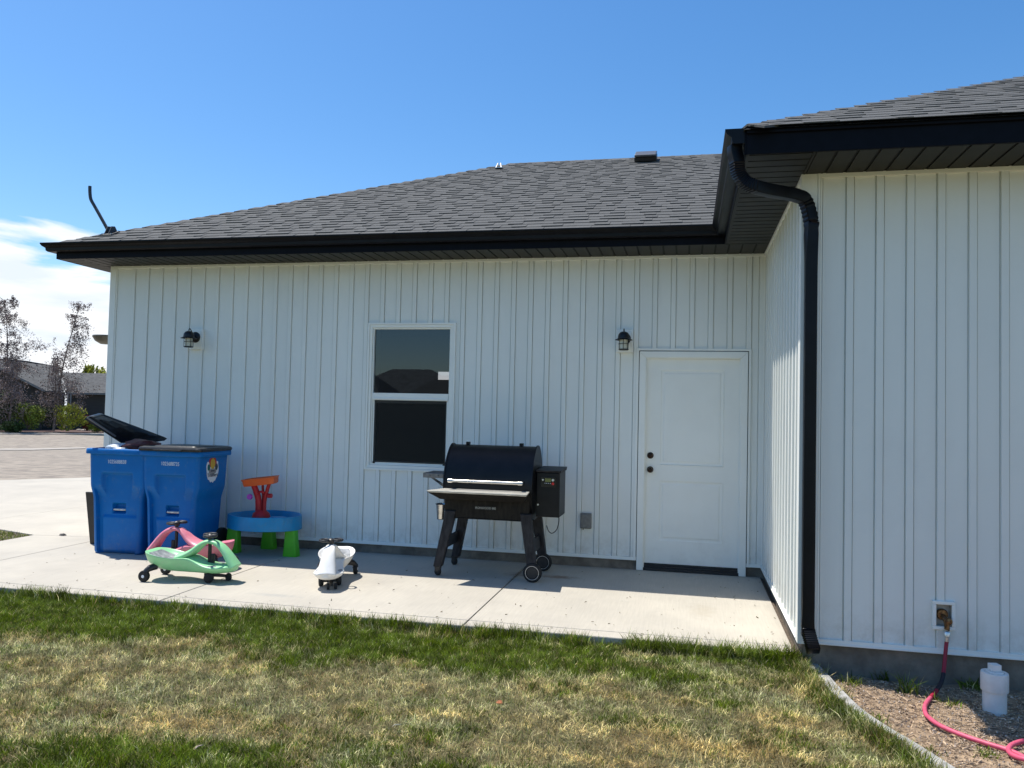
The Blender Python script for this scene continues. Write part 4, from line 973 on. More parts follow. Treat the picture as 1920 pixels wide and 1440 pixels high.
# side shelf
ss = MB().box(-.665, -.445, -.16, .17, .940, .952).box(-.672, -.6655, -.165, .175, .908, .953).box(-.665, -.445, -.166, -.1605, .908, .952).box(-.665, -.445, .1705, .176, .908, .952)
ss.obj('side_shelf', m_grill_grey, gl, bevel=.002)
for y in (-.13, .14): MB().hexa([(-.600, y-.004, .906), (-.560, y-.004, .906), (-.560, y+.004, .906), (-.600, y+.004, .906)][:4], [(-.600, y-.004, .9075), (-.560, y-.004, .9075), (-.560, y+.004, .9075), (-.600, y+.004, .9075)]).add([(-.61, y, .91), (-.575, y, .91), (-.445, y, .805), (-.445, y, .835), (-.61, y+.005, .91), (-.575, y+.005, .91), (-.445, y+.005, .805), (-.445, y+.005, .835)], [(0, 3, 2, 1)[::-1], (4, 5, 6, 7), (0, 1, 5, 4), (1, 2, 6, 5), (2, 3, 7, 6), (3, 0, 4, 7)]).obj('shelf_bracket', m_grill_grey, gl)
for x in (-.60, -.52, -.47): MB().lathe([(.0001, -.182), (.008, -.182), (.008, -.1665), (.0001, -.1665)], 8, (x, 0, .932), 'y').obj('hook', m_grill_grey, gl)
# legs
def leg(x_t, x_b, y_t, y_b, z_b, nm='leg'):
    wt_, wb_ = .052, .040; dd = .038
    b = MB().hexa([(x_b-wb_, y_b-dd, z_b), (x_b+wb_, y_b-dd, z_b), (x_b+wb_, y_b+dd, z_b), (x_b-wb_, y_b+dd, z_b)], [(x_t-wt_, y_t-dd, .62), (x_t+wt_, y_t-dd, .62), (x_t+wt_, y_t+dd, .62), (x_t-wt_, y_t+dd, .62)])
    b.obj(nm, m_grill_leg, gl, bevel=.008)
leg(-.345, -.462, -.262, -.268, .085); leg(.375, .452, -.262, -.262, .060)
leg(-.345, -.445, .23, .27, .085); leg(.375, .455, .23, .28, .060)
for s in (-1, 1):
    MB().hexa([(s*.430-.010, -.23, .24), (s*.430+.010, -.23, .24), (s*.430+.010, .25, .24), (s*.430-.010, .25, .24)], [(s*.410-.010, -.23, .36), (s*.410+.010, -.23, .36), (s*.410+.010, .25, .36), (s*.410-.010, .25, .36)]).obj('leg_brace', m_grill_leg, gl, bevel=.003)
for y in (-.268, .285):
    wo_ = MB().lathe([(.0001, -.024), (.055, -.024), (.060, -.018), (.064, -.026), (.080, -.024), (.088, -.012), (.088, .012), (.080, .024), (.0001, .024)], 36, (0, 0, 0), 'y').obj('wheel', m_dark_rubber, gl, smooth=True, angle=35)
    wo_.location = (.455, y-.03, .088)
    MB().torus((0, -.0250, 0), .062, .0028, 36, 6, (0, 1, 0)).obj('wheel_ring', m_metal_al, wo_, smooth=True)
    MB().lathe([(.0001, -.022), (.0005, -.0255), (.05, -.0252), (.053, -.022)], 28, (0, 0, 0), 'y').obj('wheel_cap', m_black_plastic, wo_, smooth=True)
for y in (-.268, .285):
    ca = MB().lathe([(.0001, -.017), (.030, -.017), (.036, -.010), (.036, .010), (.030, .017), (.0001, .017)], 22, (0, 0, 0), 'x').obj('caster', m_dark_rubber, gl, smooth=True); ca.location = (-.462, y-.005, .036); ca.rotation_euler = (0, 0, R(60))
    MB().hexa([(-.485, y-.03, .036), (-.44, y-.03, .036), (-.44, y+.02, .036), (-.485, y+.02, .036)], [(-.492, y-.03, .092), (-.432, y-.03, .092), (-.432, y+.03, .092), (-.492, y+.03, .092)]).obj('caster_fork', m_black_plastic, gl, bevel=.005)
# hopper
hp0 = MB().box(.450, .672, -.165, .190, .585, 1.000).obj('hopper', m_grill, gl, bevel=.006)
MB().hexa([(.445, -.178, 1.004), (.680, -.178, 1.004), (.680, .205, 1.004), (.445, .205, 1.004)], [(.445, -.185, 1.022), (.685, -.185, 1.022), (.685, .21, 1.040), (.445, .21, 1.040)]).obj('hopper_lid', m_grill_leg, gl, bevel=.005)
cp = MB().box(.492, .640, -.1735, -.1655, .868, .962).obj('control_panel', mat('panel_black', (.006, .006, .008), .25), gl, bevel=.002)
MB().box(.533, .590, -.1765, -.1738, .915, .948).obj('display', m_lcd, cp)
for x, r_, m_ in ((.513, .0095, m_metal_al), (.609, .0125, m_metal_al)): MB().lathe([(.0001, -.184), (r_*.9, -.184), (r_, -.180), (r_, -.1738), (.0001, -.1738)], 20, (x, 0, .934), 'y').obj('dial', m_, cp, smooth=True, angle=40)
MB().lathe([(.0001, -.178), (.0125, -.178), (.0125, -.1738), (.0001, -.1738)], 16, (.609, 0, .900), 'y').obj('red_button', m_red, cp)
for x in (.530, .546, .562, .580): MB().box(x, x+.007, -.1752, -.1738, .900, .905).obj('button', m_white, cp)
MB().lathe([(.0001, -.178), (.008, -.178), (.008, -.166), (.0001, -.166)], 10, (.470, 0, .700), 'y').obj('bolt', m_metal_al, gl)
# power cord
MB().tube(smoothpath([(.640, .02, .585), (.640, .03, .52), (.615, .05, .44), (.57, .06, .405), (.53, .10, .42), (.50, .16, .46)], 8), .0042, 8).obj('power_cord', m_black_plastic, gl, smooth=True)
# drip bucket
bu = empty('grease_bucket', (-1.892, -.80, .515)); tag(bu, 'small galvanised grease bucket hanging at the left side of the grill', 'bucket')
MB().lathe([(.0001, .0), (.042, .0), (.046, .006), (.058, .14), (.062, .145), (.058, .148), (.054, .14), (.043, .012), (.0001, .012)], 28).obj('pail', mat('bucket_tin', (.62, .62, .60), .22, .95, var=.15, scale=20), bu, smooth=True)
MB().torus((0, 0, .146), .060, .004, 28, 6).torus((0, 0, .004), .044, .003, 28, 6).obj('pail_rim', m_black_plastic, bu, smooth=True)
MB().tube(smoothpath([(-.056, 0, .14), (-.035, .0, .20), (.0, 0, .235), (.035, 0, .20), (.056, 0, .14)], 6), .0022, 6).obj('bail', m_metal_al, bu, smooth=True)

#@@PART3
# ================================================================== GRASS
def vnoise(x, y, sc, seed):
    r = np.random.default_rng(seed); G = r.random((256, 256))
    u = x*sc+1000.3; v = y*sc+1000.7; i = np.floor(u).astype(int); j = np.floor(v).astype(int); fu = u-i; fv = v-j
    fu = fu*fu*(3-2*fu); fv = fv*fv*(3-2*fv); i0 = i % 256; j0 = j % 256; i1 = (i+1) % 256; j1 = (j+1) % 256
    return (G[i0, j0]*(1-fu)+G[i1, j0]*fu)*(1-fv)+(G[i0, j1]*(1-fu)+G[i1, j1]*fu)*fv
def fbm(x, y, sc, seed): return sum(vnoise(x, y, sc*2**k, seed+k)*.5**k for k in range(4))/1.875
_bl = [(-9, -2.6, 30, .42, 1.0), ]
blobs = []
for px, py, rx, ry, am in ((0, 1130, 1.9, .45, .9), (260, 1165, 1.6, .42, .9), (540, 1185, 1.0, .22, .7), (780, 1215, .75, .30, .8), (930, 1225, .6, .32, .9), (1060, 1240, .5, .24, .8), (1180, 1262, .42, .12, .65), (1310, 1235, .40, .06, .9), (1480, 1245, .28, .10, .9), (1580, 1320, .22, .28, .55),
                           (170, 1320, .28, .09, .5), (30, 1400, .6, .30, .75), (230, 1425, .7, .22, .7), (420, 1420, .5, .18, .55), (560, 1330, .3, .10, .2), (820, 1435, .42, .12, .6), (700, 1395, .35, .08, .3), (1340, 1310, .26, .10, .45), (1420, 1325, .28, .08, .5), (1100, 1330, .30, .10, .3), (1500, 1400, .30, .16, .35),
                           (1230, 1222, .30, .05, -.5), (1150, 1205, .22, .03, -.3), (1400, 1250, .22, .045, -.7), (1455, 1285, .16, .10, -.9), (1240, 1300, .28, .07, -.6), (300, 1270, 1.2, .28, -.45), (700, 1300, 1.2, .28, -.40), (1250, 1400, .6, .22, -.45), (600, 1390, .6, .12, -.35), (1000, 1390, .5, .15, -.25)):
    p = onz(px, py, -.03); blobs.append((p.x, p.y, rx, ry, am))
def green(x, y):
    g = .27+1.1*(fbm(x, y*1.5, 1.6, 11)-.5)+1.15*(fbm(x, y*1.4, 5, 31)-.5)+.6*(vnoise(x, y, 18, 5)-.5)
    g = g + .22*np.exp(-((y+2.62)/.35)**2)
    wx = x+.35*(fbm(x, y, 2.2, 51)-.5); wy = y+.30*(fbm(x, y, 2.6, 61)-.5)
    for bx, by, rx, ry, am in blobs: g = g+.82*am*np.exp(-((wx-bx)/rx)**2-((wy-by)/ry)**2)
    return np.clip(g, 0, 1)
GOLD = []
for px, py, rx, ry in ((1290, 1310, .42, .13), (1420, 1275, .30, .10), (1230, 1228, .25, .05), (1330, 1390, .45, .16), (1000, 1345, .45, .14), (820, 1330, .4, .08), (400, 1290, .3, .06), (1480, 1340, .2, .12), (1120, 1420, .4, .08), (330, 1345, .35, .08)):
    p = onz(px, py, -.03); GOLD.append((p.x, p.y, rx, ry))
def blades(name, X, Y, Z, G, H, W, lean, label=None, kind='stuff'):
    n = len(X); r = rng; az = r.random(n)*2*np.pi; la = r.random(n)*2*np.pi
    lm = H*lean*(.3+.9*r.random(n)); dx = np.cos(az)*W/2; dy = np.sin(az)*W/2; lx = np.cos(la)*lm; ly = np.sin(la)*lm
    hz = np.sqrt(np.maximum(H*H-(lm*.9)**2, (H*.12)**2))
    V = np.empty((n, 5, 3)); V[:, 0] = np.stack([X-dx, Y-dy, Z], 1); V[:, 1] = np.stack([X+dx, Y+dy, Z], 1)
    V[:, 2] = np.stack([X+dx*.8+lx*.35, Y+dy*.8+ly*.35, Z+hz*.6], 1); V[:, 3] = np.stack([X-dx*.8+lx*.35, Y-dy*.8+ly*.35, Z+hz*.6], 1)
    V[:, 4] = np.stack([X+lx, Y+ly, Z+hz], 1)
    base = (np.arange(n)*5)[:, None]; quad = base+np.array([0, 1, 2, 3]); tri = base+np.array([3, 2, 4])
    loops = np.concatenate([quad, tri], 1).ravel().astype(np.int32)
    me = bpy.data.meshes.new(name); me.vertices.add(n*5); me.vertices.foreach_set('co', V.ravel()); me.loops.add(len(loops)); me.loops.foreach_set('vertex_index', loops)
    me.polygons.add(2*n); st = np.empty((n, 2), np.int32); st[:, 0] = np.arange(n)*7; st[:, 1] = st[:, 0]+4; me.polygons.foreach_set('loop_start', st.ravel())
    me.update(calc_edges=True)
    lerp = lambda A, B, t: A*(1-t)+B*t
    c3 = lambda *v: np.array(v)[None, :]
    isg = (r.random(n) < np.clip(.08+.90*G**1.2, .05, .95)); t1 = r.random(n)[:, None]
    n1 = np.clip((fbm(X, Y*1.3, 3.2, 91)-.5)*3.2+.5, 0, 1)[:, None]; n2 = np.clip((fbm(X, Y*1.3, 9, 95)-.5)*3.0+.5, 0, 1)[:, None]; n3 = np.clip((vnoise(X, Y, 26, 97)-.5)*1.6+.5, 0, 1)[:, None]
    gold = np.zeros(n)
    for bx, by, rx, ry in GOLD: gold = gold+np.exp(-((X-bx)/rx)**2-((Y-by)/ry)**2)
    gold = np.clip(gold, 0, 1)[:, None]
    lush = np.clip((G-.55)*2.2, 0, 1)[:, None]
    cg = lerp(lerp(c3(.065, .120, .004), c3(.12, .17, .02), n2), lerp(c3(.235, .31, .012), c3(.17, .215, .05), n2), np.clip(t1*.7+n3*.3, 0, 1))
    cg = lerp(cg, cg*c3(.92, .95, .6), lush)
    pale = lerp(c3(.92, .87, .50), c3(.90, .68, .28), np.clip(n1*.5+gold*.7, 0, 1)); dark = lerp(c3(.30, .27, .11), c3(.40, .25, .085), n1)
    cs = lerp(dark, pale, np.clip(.15+.55*t1+.40*(n2-.3)+.30*gold, 0, 1)); ol = c3(.36, .38, .14)*lerp(.7, 1.1, t1); mid = (r.random(n)[:, None] < .42-.30*gold-.2*n1); cs = np.where(mid, ol, cs)
    col = np.where(isg[:, None], cg, cs)*(.45+1.0*r.random(n))[:, None]*(.56+.84*n3)*(.74+.50*n2)
    cc_ = np.ones((n, 5, 4)); cc_[:, :, :3] = col[:, None, :]; cc_[:, 0:2, :3] = col[:, None, :]*.6+np.array([.10, .085, .04])*.4
    at = me.color_attributes.new('tint', 'FLOAT_COLOR', 'POINT'); at.data.foreach_set('color', cc_.ravel())
    me.materials.append(m_blade); o = bpy.data.objects.new(name, me); C.objects.link(o); tag(o, label, 'grass' if label else None, kind=kind); return o
m_blade = bpy.data.materials.new('grass_blade'); m_blade.use_nodes = True; _t = m_blade.node_tree; _b = _t.nodes['Principled BSDF']
_a = _t.nodes.new('ShaderNodeAttribute'); _a.attribute_name = 'tint'; _t.links.new(_a.outputs['Color'], _b.inputs['Base Color']); _b.inputs['Roughness'].default_value = .55; _b.inputs['Specular IOR Level'].default_value = .25
_tr = _t.nodes.new('ShaderNodeBsdfTranslucent'); _t.links.new(_a.outputs['Color'], _tr.inputs['Color']); _mx = _t.nodes.new('ShaderNodeMixShader'); _mx.inputs[0].default_value = .36
_t.links.new(_b.outputs[0], _mx.inputs[1]); _t.links.new(_tr.outputs[0], _mx.inputs[2]); _t.links.new(_mx.outputs[0], _t.nodes['Material Output'].inputs['Surface'])
def sample(n, x0, x1, y0, y1):
    X = rng.uniform(x0, x1, n); Y = rng.uniform(y0, y1, n); ys_ = np.linspace(y0, y1, 200); cx_ = np.array([curb_x(y) for y in ys_]); lim = np.interp(Y, ys_, cx_)
    k = X < lim-.045+.07*np.clip(rng.random(n)-.6, 0, 1); return X[k], Y[k]
def lz(X, Y): return np.where(Y < -2.7, -.062+.012*np.sin(X*1.7+Y*.8)*np.cos(Y*1.3-X*.6), -.062)
X, Y = sample(620000, -6.6, 3.6, -6.0, -2.555)
vis = (X > -3.2+(-(Y)-4.6)*-1.6-1.5) & (X < 2.6) | (Y > -4.2)
X, Y = X[vis], Y[vis]
G = green(X, Y); hm = .6+.8*fbm(X, Y, 4, 77)
thin = rng.random(len(X)) < np.clip(.55+G*.8, 0, 1); X, Y, G, hm = X[thin], Y[thin], G[thin], hm[thin]
H = (.014+.030*G+.015*rng.random(len(X)))*hm
blades('lawn_grass', X, Y, lz(X, Y)-.004, G, H, .0028+.0026*rng.random(len(X)), .95, 'patchy lawn of green and dried straw coloured grass before the patio')
# thatch : flat lying dry blades
X, Y = sample(140000, -6.6, 3.2, -6.0, -2.6); G = green(X, Y); k = rng.random(len(X)) > G*.9; X, Y, G = X[k], Y[k], G[k]
blades('lawn_thatch', X, Y, lz(X, Y)+.001+.008*rng.random(len(X)), G*.25, .025+.035*rng.random(len(X)), .002+.002*rng.random(len(X)), 1.08, 'dry straw thatch lying between the grass blades of the lawn')
# longer fringe along the slab, the curb and the side lawn
n = 15000; X = rng.uniform(-7.05, 1.22, n); Y = -2.552-np.abs(rng.normal(0, .045, n)); cl = fbm(X, Y*0, 3.2, 5)
k = rng.random(n) < np.clip((cl-.30)*2.6, .12, 1); X, Y, cl = X[k], Y[k], cl[k]
right = np.clip((X-.1)*2, 0, 1); kk = rng.random(len(X)) > right*.55*(vnoise(X, Y*0, 2.6, 9) < .5); X, Y, cl = X[kk], Y[kk], cl[kk]
blades('edge_grass', X, Y, -.06+0*X, .85+0*X, (.045+.075*rng.random(len(X))**1.5)*(.55+.8*cl), .0035+.002*rng.random(len(X)), .55, 'longer green grass fringe growing along the edge of the concrete patio')
n = 3600; cxs = np.array([.08, .22, .36, .47, .70, .82, .93, 1.05, 1.12, -.35, -1.0, -2.1]); ci = rng.integers(0, len(cxs), n); X = cxs[ci]+rng.normal(0, .05, n); Y = -2.60-np.abs(rng.normal(0, .035, n)); k = X < 1.17; X, Y = X[k], Y[k]
blades('edge_tufts', X, Y, -.06+0*X, .93+0*X, (.05+.12*rng.random(len(X))**1.2)*np.where(X > 0, 1, .8), .0035+.0022*rng.random(len(X)), .8, 'tall dark green grass tufts spilling over the patio edge towards the downspout')
n = 9000; tt = rng.random(n); idx = (tt*(len(curbp)-20)).astype(int); px_ = np.array([p.x for p in curbp])[idx]; py_ = np.array([p.y for p in curbp])[idx]
X = px_-.055-np.abs(rng.normal(0, .045, n)); Y = py_+rng.normal(0, .05, n); k = (Y < -2.6) & (rng.random(n) < np.clip(1.2-(-Y-2.6)*.35, .25, 1)); X, Y = X[k], Y[k]
blades('edging_grass', X, Y, -.06+0*X, .62+0*X, .03+.065*rng.random(len(X))**1.3, .0035+.002*rng.random(len(X)), .75, 'tall grass leaning over the curved concrete edging')
n = 26000; X = rng.uniform(-9.2, -7.06, n); Y = rng.uniform(-1.6, .5, n); k = Y < -.25+(-7.06-X)*.33; X, Y = X[k], Y[k]
blades('side_lawn', X, Y, -.055+0*X, .9+0*X, .04+.05*rng.random(len(X)), .006+.004*rng.random(len(X)), .6, 'small wedge of bright green lawn left of the walkway')
# weeds in the soil bed
def weed(x, y, n, h, label, G=.9):
    X = x+rng.normal(0, .03, n); Y = y+rng.normal(0, .03, n); o = blades('weed_clump', X, Y, -.11+0*X, G+0*X, h*(.5+.6*rng.random(n)), .006+.003*rng.random(n), .85, label, None)
    o['category'] = 'weed'; o['group'] = 'weeds in the planting bed'; del_kind = o.pop('kind', None) if 'kind' in o.keys() else None
for (px, py, n, h, lb) in ((1598, 1286, 60, .11, 'flowering weed clump beside the start of the curved edging'), (1700, 1298, 46, .15, 'spiky grass weed in front of the foundation'), (1755, 1313, 26, .07, 'small bright weed where the hose reaches the soil'), (1790, 1325, 50, .06, 'low weed patch in the shade line right of the hose'), (1822, 1290, 120, .09, 'leafy weeds in the shade left of the white pipe'), (1650, 1352, 40, .06, 'tiny weed along the curved edging'), (1850, 1418, 130, .045, 'flat green weed patch below the pink hose'), (1745, 1412, 90, .04, 'sparse green sprouts between edging and hose'), (1655, 1270, 90, .09, 'dark weeds in the shade right of the downspout')):
    p = onz(px, py, -.10); weed(p.x, p.y, n, h, lb)
for (px, py, n, h, lb) in ((1552, 1268, 110, .12, 'tall pale seeding grass clump at the house corner beside the downspout'), (1592, 1300, 90, .13, 'seeding grass clump leaning over the curved edging')):
    p = onz(px, py, -.06); weed(p.x-.05, p.y, n, h, lb, .35)
# straw and chips on the bed
def chips(name, n, x0, x1, y0, y1, zf, m, smin, smax, label, asp=3., mask=None):
    X = rng.uniform(x0, x1, n); Y = rng.uniform(y0, y1, n)
    ys_ = np.linspace(y0, y1, 100); cx_ = np.array([curb_x(y) if y < -2.6 else 1.2 for y in ys_])
    if mask is None: k = X > np.interp(Y, ys_, cx_)+.07
    else: k = mask(X, Y)
    X, Y = X[k], Y[k]; n = len(X); a = rng.random(n)*np.pi*2; L_ = rng.uniform(smin, smax, n); W_ = L_/asp*(.5+rng.random(n)); z = np.array([zf(x, y) for x, y in zip(X, Y)])+.002+rng.random(n)*.010; tl = rng.normal(0, .22, n)
    ca, sa = np.cos(a), np.sin(a); V = np.empty((n, 8, 3))
    for q_, (u, v, h) in enumerate([(-1, -1, 0), (1, -1, 0), (1, 1, 0), (-1, 1, 0), (-.8, -.6, 1), (.8, -.6, 1), (.8, .6, 1), (-.8, .6, 1)]):
        V[:, q_] = np.stack([X+(u*L_*ca-v*W_*sa)/2, Y+(u*L_*sa+v*W_*ca)/2, z+tl*u*L_/2+h*np.minimum(W_, .01)*.7], 1)
    base = (np.arange(n)*8)[:, None]; Fs = np.concatenate([base+np.array(q_) for q_ in ((4, 5, 6, 7), (0, 1, 5, 4), (1, 2, 6, 5), (2, 3, 7, 6), (3, 0, 4, 7))], 1).reshape(-1, 4)
    me = bpy.data.meshes.new(name); me.from_pydata(V.reshape(-1, 3).tolist(), [], Fs.tolist()); me.materials.append(m); o = bpy.data.objects.new(name, me); C.objects.link(o); tag(o, label, None, kind='stuff'); return o
m_chip = mat('bark_chips', (.58, .43, .28), .9, col2=(.18, .12, .08), scale=60, isl=.45)
m_peb = mat('bed_pebbles', (.52, .45, .38), .9, col2=(.25, .2, .17), scale=40, isl=.4)
chips('bark_chips', 16000, 1.2, 3.2, -5.2, -2.7, bed_z, m_chip, .010, .038, 'bark chips and straw scattered over the soil bed', 7.)
chips('pebbles', 6000, 1.2, 3.2, -5.2, -2.7, bed_z, m_peb, .003, .009, 'small pebbles scattered over the soil bed', 1.2)
m_deb = mat('patio_debris', (.22, .17, .11), .9, col2=(.10, .10, .05), scale=40, isl=.4)
chips('patio_debris', 1500, -6, 1.1, -2.5, -.1, lambda x, y: -.001, m_deb, .005, .022, 'crumbs of dry grass and grit scattered over the concrete patio', 4., mask=lambda X, Y: (rng.random(len(X)) < np.clip(.10+.9*np.exp(-(Y+2.55)/.16)+.25*(X > .7), 0, 1)))
# leaf / fragments on the lawn
for px, py, m_, lb in ((936, 1318, mat('orange_leaf', (.30, .10, .035), .8, var=.5, scale=60), 'curled orange leaf lying on the lawn'), (745, 1362, mat('pale_chip', (.6, .52, .38), .6, var=.2), 'pale dry stem piece on the middle of the lawn'), (375, 1402, mat('pink_chip', (.42, .33, .27), .6, var=.2), 'short brown twig on the lawn near the bottom of the picture')):
    p = onz(px, py, -.025); o = MB()
    pts = [(-.022, -.006, 0), (-.008, -.014, .006), (.012, -.012, .010), (.024, 0, .004), (.010, .013, .010), (-.010, .012, .006)]
    o.add(pts+[(x, y, z+.003) for x, y, z in pts], [(5, 4, 3, 2, 1, 0), (6, 7, 8, 9, 10, 11)]+[(i, (i+1) % 6, 6+(i+1) % 6, 6+i) for i in range(6)])
    ob = o.obj('fallen_leaf', m_); ob.location = p; ob.rotation_euler = (.3, .2, px); ob.scale = (1, .7, 1) if px != 936 else (.8, 1.1, .8); tag(ob, lb, 'leaf')
p = onz(118, 1004, 0); o = MB().add([(-.04, -.02, .002), (.03, -.03, .002), (.045, .01, .002), (-.01, .03, .002), (-.03, -.01, .02), (.02, -.02, .028), (.03, .005, .018), (-.005, .02, .022)], [(3, 2, 1, 0), (4, 5, 6, 7), (0, 1, 5, 4), (1, 2, 6, 5), (2, 3, 7, 6), (3, 0, 4, 7)]).obj('stone', mat('stone_grey', (.12, .11, .1), .9)); o.location = p; tag(o, 'small dark stone on the walkway left of the carts', 'stone')

# ================================================================== FAR LEFT : street, beds, neighbour, trees
def leafcloud(b, c, r, n, size, seed, shell=.35, flat=1.):
    rr = np.random.default_rng(seed)
    for i in range(n):
        d = rr.normal(size=3); d /= np.linalg.norm(d); k = (shell+(1-shell)*rr.random())**.6*(.80+.35*math.sin(3*d[0]+seed)*math.cos(4*d[1]+2*d[2]+seed))
        p = np.array(c)+d*np.array(r)*k
        if p[2] < c[2]-r[2]*.98: continue
        a = rr.normal(size=3); a /= np.linalg.norm(a); q_ = np.cross(a, rr.normal(size=3)); q_ /= np.linalg.norm(q_); s = size*(.6+.8*rr.random())
        b.add([p-a*s, p+q_*s*.45, p+a*s, p-q_*s*.45], [(0, 1, 2, 3)])
m_leaf_g = mat('leaf_green', (.17, .21, .03), .6, var=.5, scale=3, isl=.45); m_leaf_d = mat('leaf_dark_green', (.045, .075, .02), .6, var=.4, scale=3, isl=.4)
m_leaf_p = mat('leaf_purple', (.20, .15, .14), .6, var=.4, scale=3, isl=.5); m_leaf_r = mat('leaf_red', (.20, .035, .03), .6, var=.4, scale=3, isl=.4); m_leaf_y = mat('leaf_yellow_green', (.34, .34, .04), .6, var=.3, scale=3, isl=.4)
m_bark = mat('bark_purple', (.16, .12, .10), .9, var=.4, scale=20)
for mm_ in (m_leaf_g, m_leaf_d, m_leaf_p, m_leaf_r, m_leaf_y):
    bs = mm_.node_tree.nodes['Principled BSDF']; bs.inputs['Specular IOR Level'].default_value = .2
PX = 1/F
vdir = Vector(ray(110, 760)); vh = Vector((vdir.x, vdir.y, 0)).normalized(); e1 = Vector((vh.y, -vh.x, 0))
def fp(px, py, depth):
    d = Vector(ray(px, py)); return Vector(CAM)+d*(depth/(d.x*vh.x+d.y*vh.y))
def depth_of(p): v = p-Vector(CAM); return v.x*vh.x+v.y*vh.y
# planting bed mound of the neighbour
b0 = onground(60, 812); dB = depth_of(b0)
def bush(px, py_base, wpx, hpx, m, label, n, seed, off=0., size=.07, name='shrub', cat='shrub'):
    dep = dB+1.0+off; base = fp(px, py_base, dep); sc = dep/F; w_ = wpx*sc/2; h_ = hpx*sc
    t = empty(name, base); tag(t, label, cat, 'shrubs in front of the neighbouring house')
    b = MB(); leafcloud(b, (0, 0, h_*.48), (w_, w_*.8, h_*.55), int(n*1.7), size*1.25, seed, .45); b.obj('foliage', m, t)
    s = MB(); rr = random.Random(seed)
    for i in range(7): a = rr.random()*6.3; s.tube([(0, 0, -.1), (w_*.3*math.cos(a), w_*.3*math.sin(a), h_*.3), (w_*.6*math.cos(a), w_*.6*math.sin(a), h_*.7)], .02, 5)
    s.obj('stem', m_bark, t)
bush(52, 803, 62, 44, m_leaf_g, 'green shrub between the two purple weeping trees', 1500, 1)
bush(127, 806, 60, 46, m_leaf_y, 'yellow green shrub right of the nearer purple weeping tree', 1500, 2, -.3)
bush(8, 800, 50, 60, m_leaf_d, 'dark green shrub at the foot of the far left purple tree', 1500, 3, .8)
bush(22, 812, 46, 20, m_leaf_d, 'low dark green shrub at the front of the bed', 900, 4, -1.2)
bush(163, 806, 26, 26, m_leaf_r, 'small dark red shrub just left of the propped cart lid', 700, 5, .2)
bush(183, 810, 34, 18, m_leaf_g, 'low green ground shrub behind the propped cart lid', 600, 6, -.2)
bush(90, 800, 36, 34, m_leaf_d, 'dark shrub hidden behind the nearer purple weeping tree', 700, 7, 1.6)
# purple weeping trees
def branch(sk, p, d, ln, r, lev, rr, tips):
    pts = [p]; q_ = p.copy(); dd = d.copy(); n = 6
    for i in range(n):
        dd = (dd+Vector((rr.gauss(0, .16), rr.gauss(0, .16), rr.gauss(0, .10)-.10*(lev > 0)*i/n*2.2))).normalized(); q_ = q_+dd*ln/n; pts.append(q_.copy())
    rad = [r*(1-.8*i/n) for i in range(n+1)]; sk.tube(pts, rad, 6 if lev < 2 else 4)
    if lev >= 2 or ln < .5: tips.append(pts); return
    for k in range(5 if lev == 0 else 4):
        i = rr.randint(1 if lev else 2, n); a = rr.random()*6.283; nd = (dd*.35+Vector((math.cos(a), math.sin(a), rr.uniform(-.1, .7)))).normalized()
        branch(sk, pts[i], nd, ln*rr.uniform(.40, .62), rad[i]*.6, lev+1, rr, tips)
def weeping_tree(px, pyb, pyt, label, seed, off, lean, nleaf, wid=1.):
    dep = dB+off; base = fp(px, pyb, dep); top_ = fp(px+lean, pyt, dep); Hh = (top_-base).length; rr = random.Random(seed); t = empty('weeping_tree', base); tag(t, label, 'tree', 'purple leaved weeping trees')
    sk = MB(); tips = []; tr_ = []; d = (top_-base)
    for i in range(13): f_ = i/12; tr_.append(d*f_+e1*(.12*math.sin(f_*5+seed)*Hh*.12)+Vector((0, 0, 0)))
    sk.tube(tr_, [.085*(1-.9*i/12)+.008 for i in range(13)], 8); tips.append(tr_[6:])
    for i in range(2, 13):
        for k in range(4 if i < 8 else 3):
            a = rr.random()*6.283; hl = Hh*(.30*(1-i/15)+.03)*rr.uniform(.6, 1.25)*wid; branch(sk, tr_[i], Vector((math.cos(a), math.sin(a), rr.uniform(.1, 1.1))).normalized(), hl, .022*(1-i/16), 1, rr, tips)
    sk.obj('trunk', m_bark, t, smooth=True)
    lf = MB(); strands = []
    for pts in tips:
        for p in pts[1:]:
            for _ in range(3): strands.append((p, rr.uniform(.1, .55)*(Hh/6)))
    per = max(1, nleaf//len(strands))
    for p, ln in strands:
        for j in range(per):
            z_ = rr.random()*ln; c_ = p+Vector((rr.gauss(0, .07), rr.gauss(0, .07), -z_+.08)); a = Vector((rr.gauss(0, 1), rr.gauss(0, 1), rr.gauss(0, 1.2))).normalized(); q_ = a.cross(Vector((rr.gauss(0, 1), rr.gauss(0, 1), rr.gauss(0, 1)))).normalized(); s = .052*rr.uniform(.6, 1.6)
            if c_.z < .3: continue
            lf.add([c_-a*s, c_+q_*s*.5, c_+a*s, c_-q_*s*.5], [(0, 1, 2, 3)])
    lf.obj('crown', m_leaf_p, t)
weeping_tree(97, 808, 577, 'purple leaved weeping tree nearer to the house corner, with open crown', 21, .6, 48, 10500, .95)
weeping_tree(22, 806, 566, 'purple leaved weeping tree at the left edge of the picture', 35, 1.4, -16, 13500, 1.15)
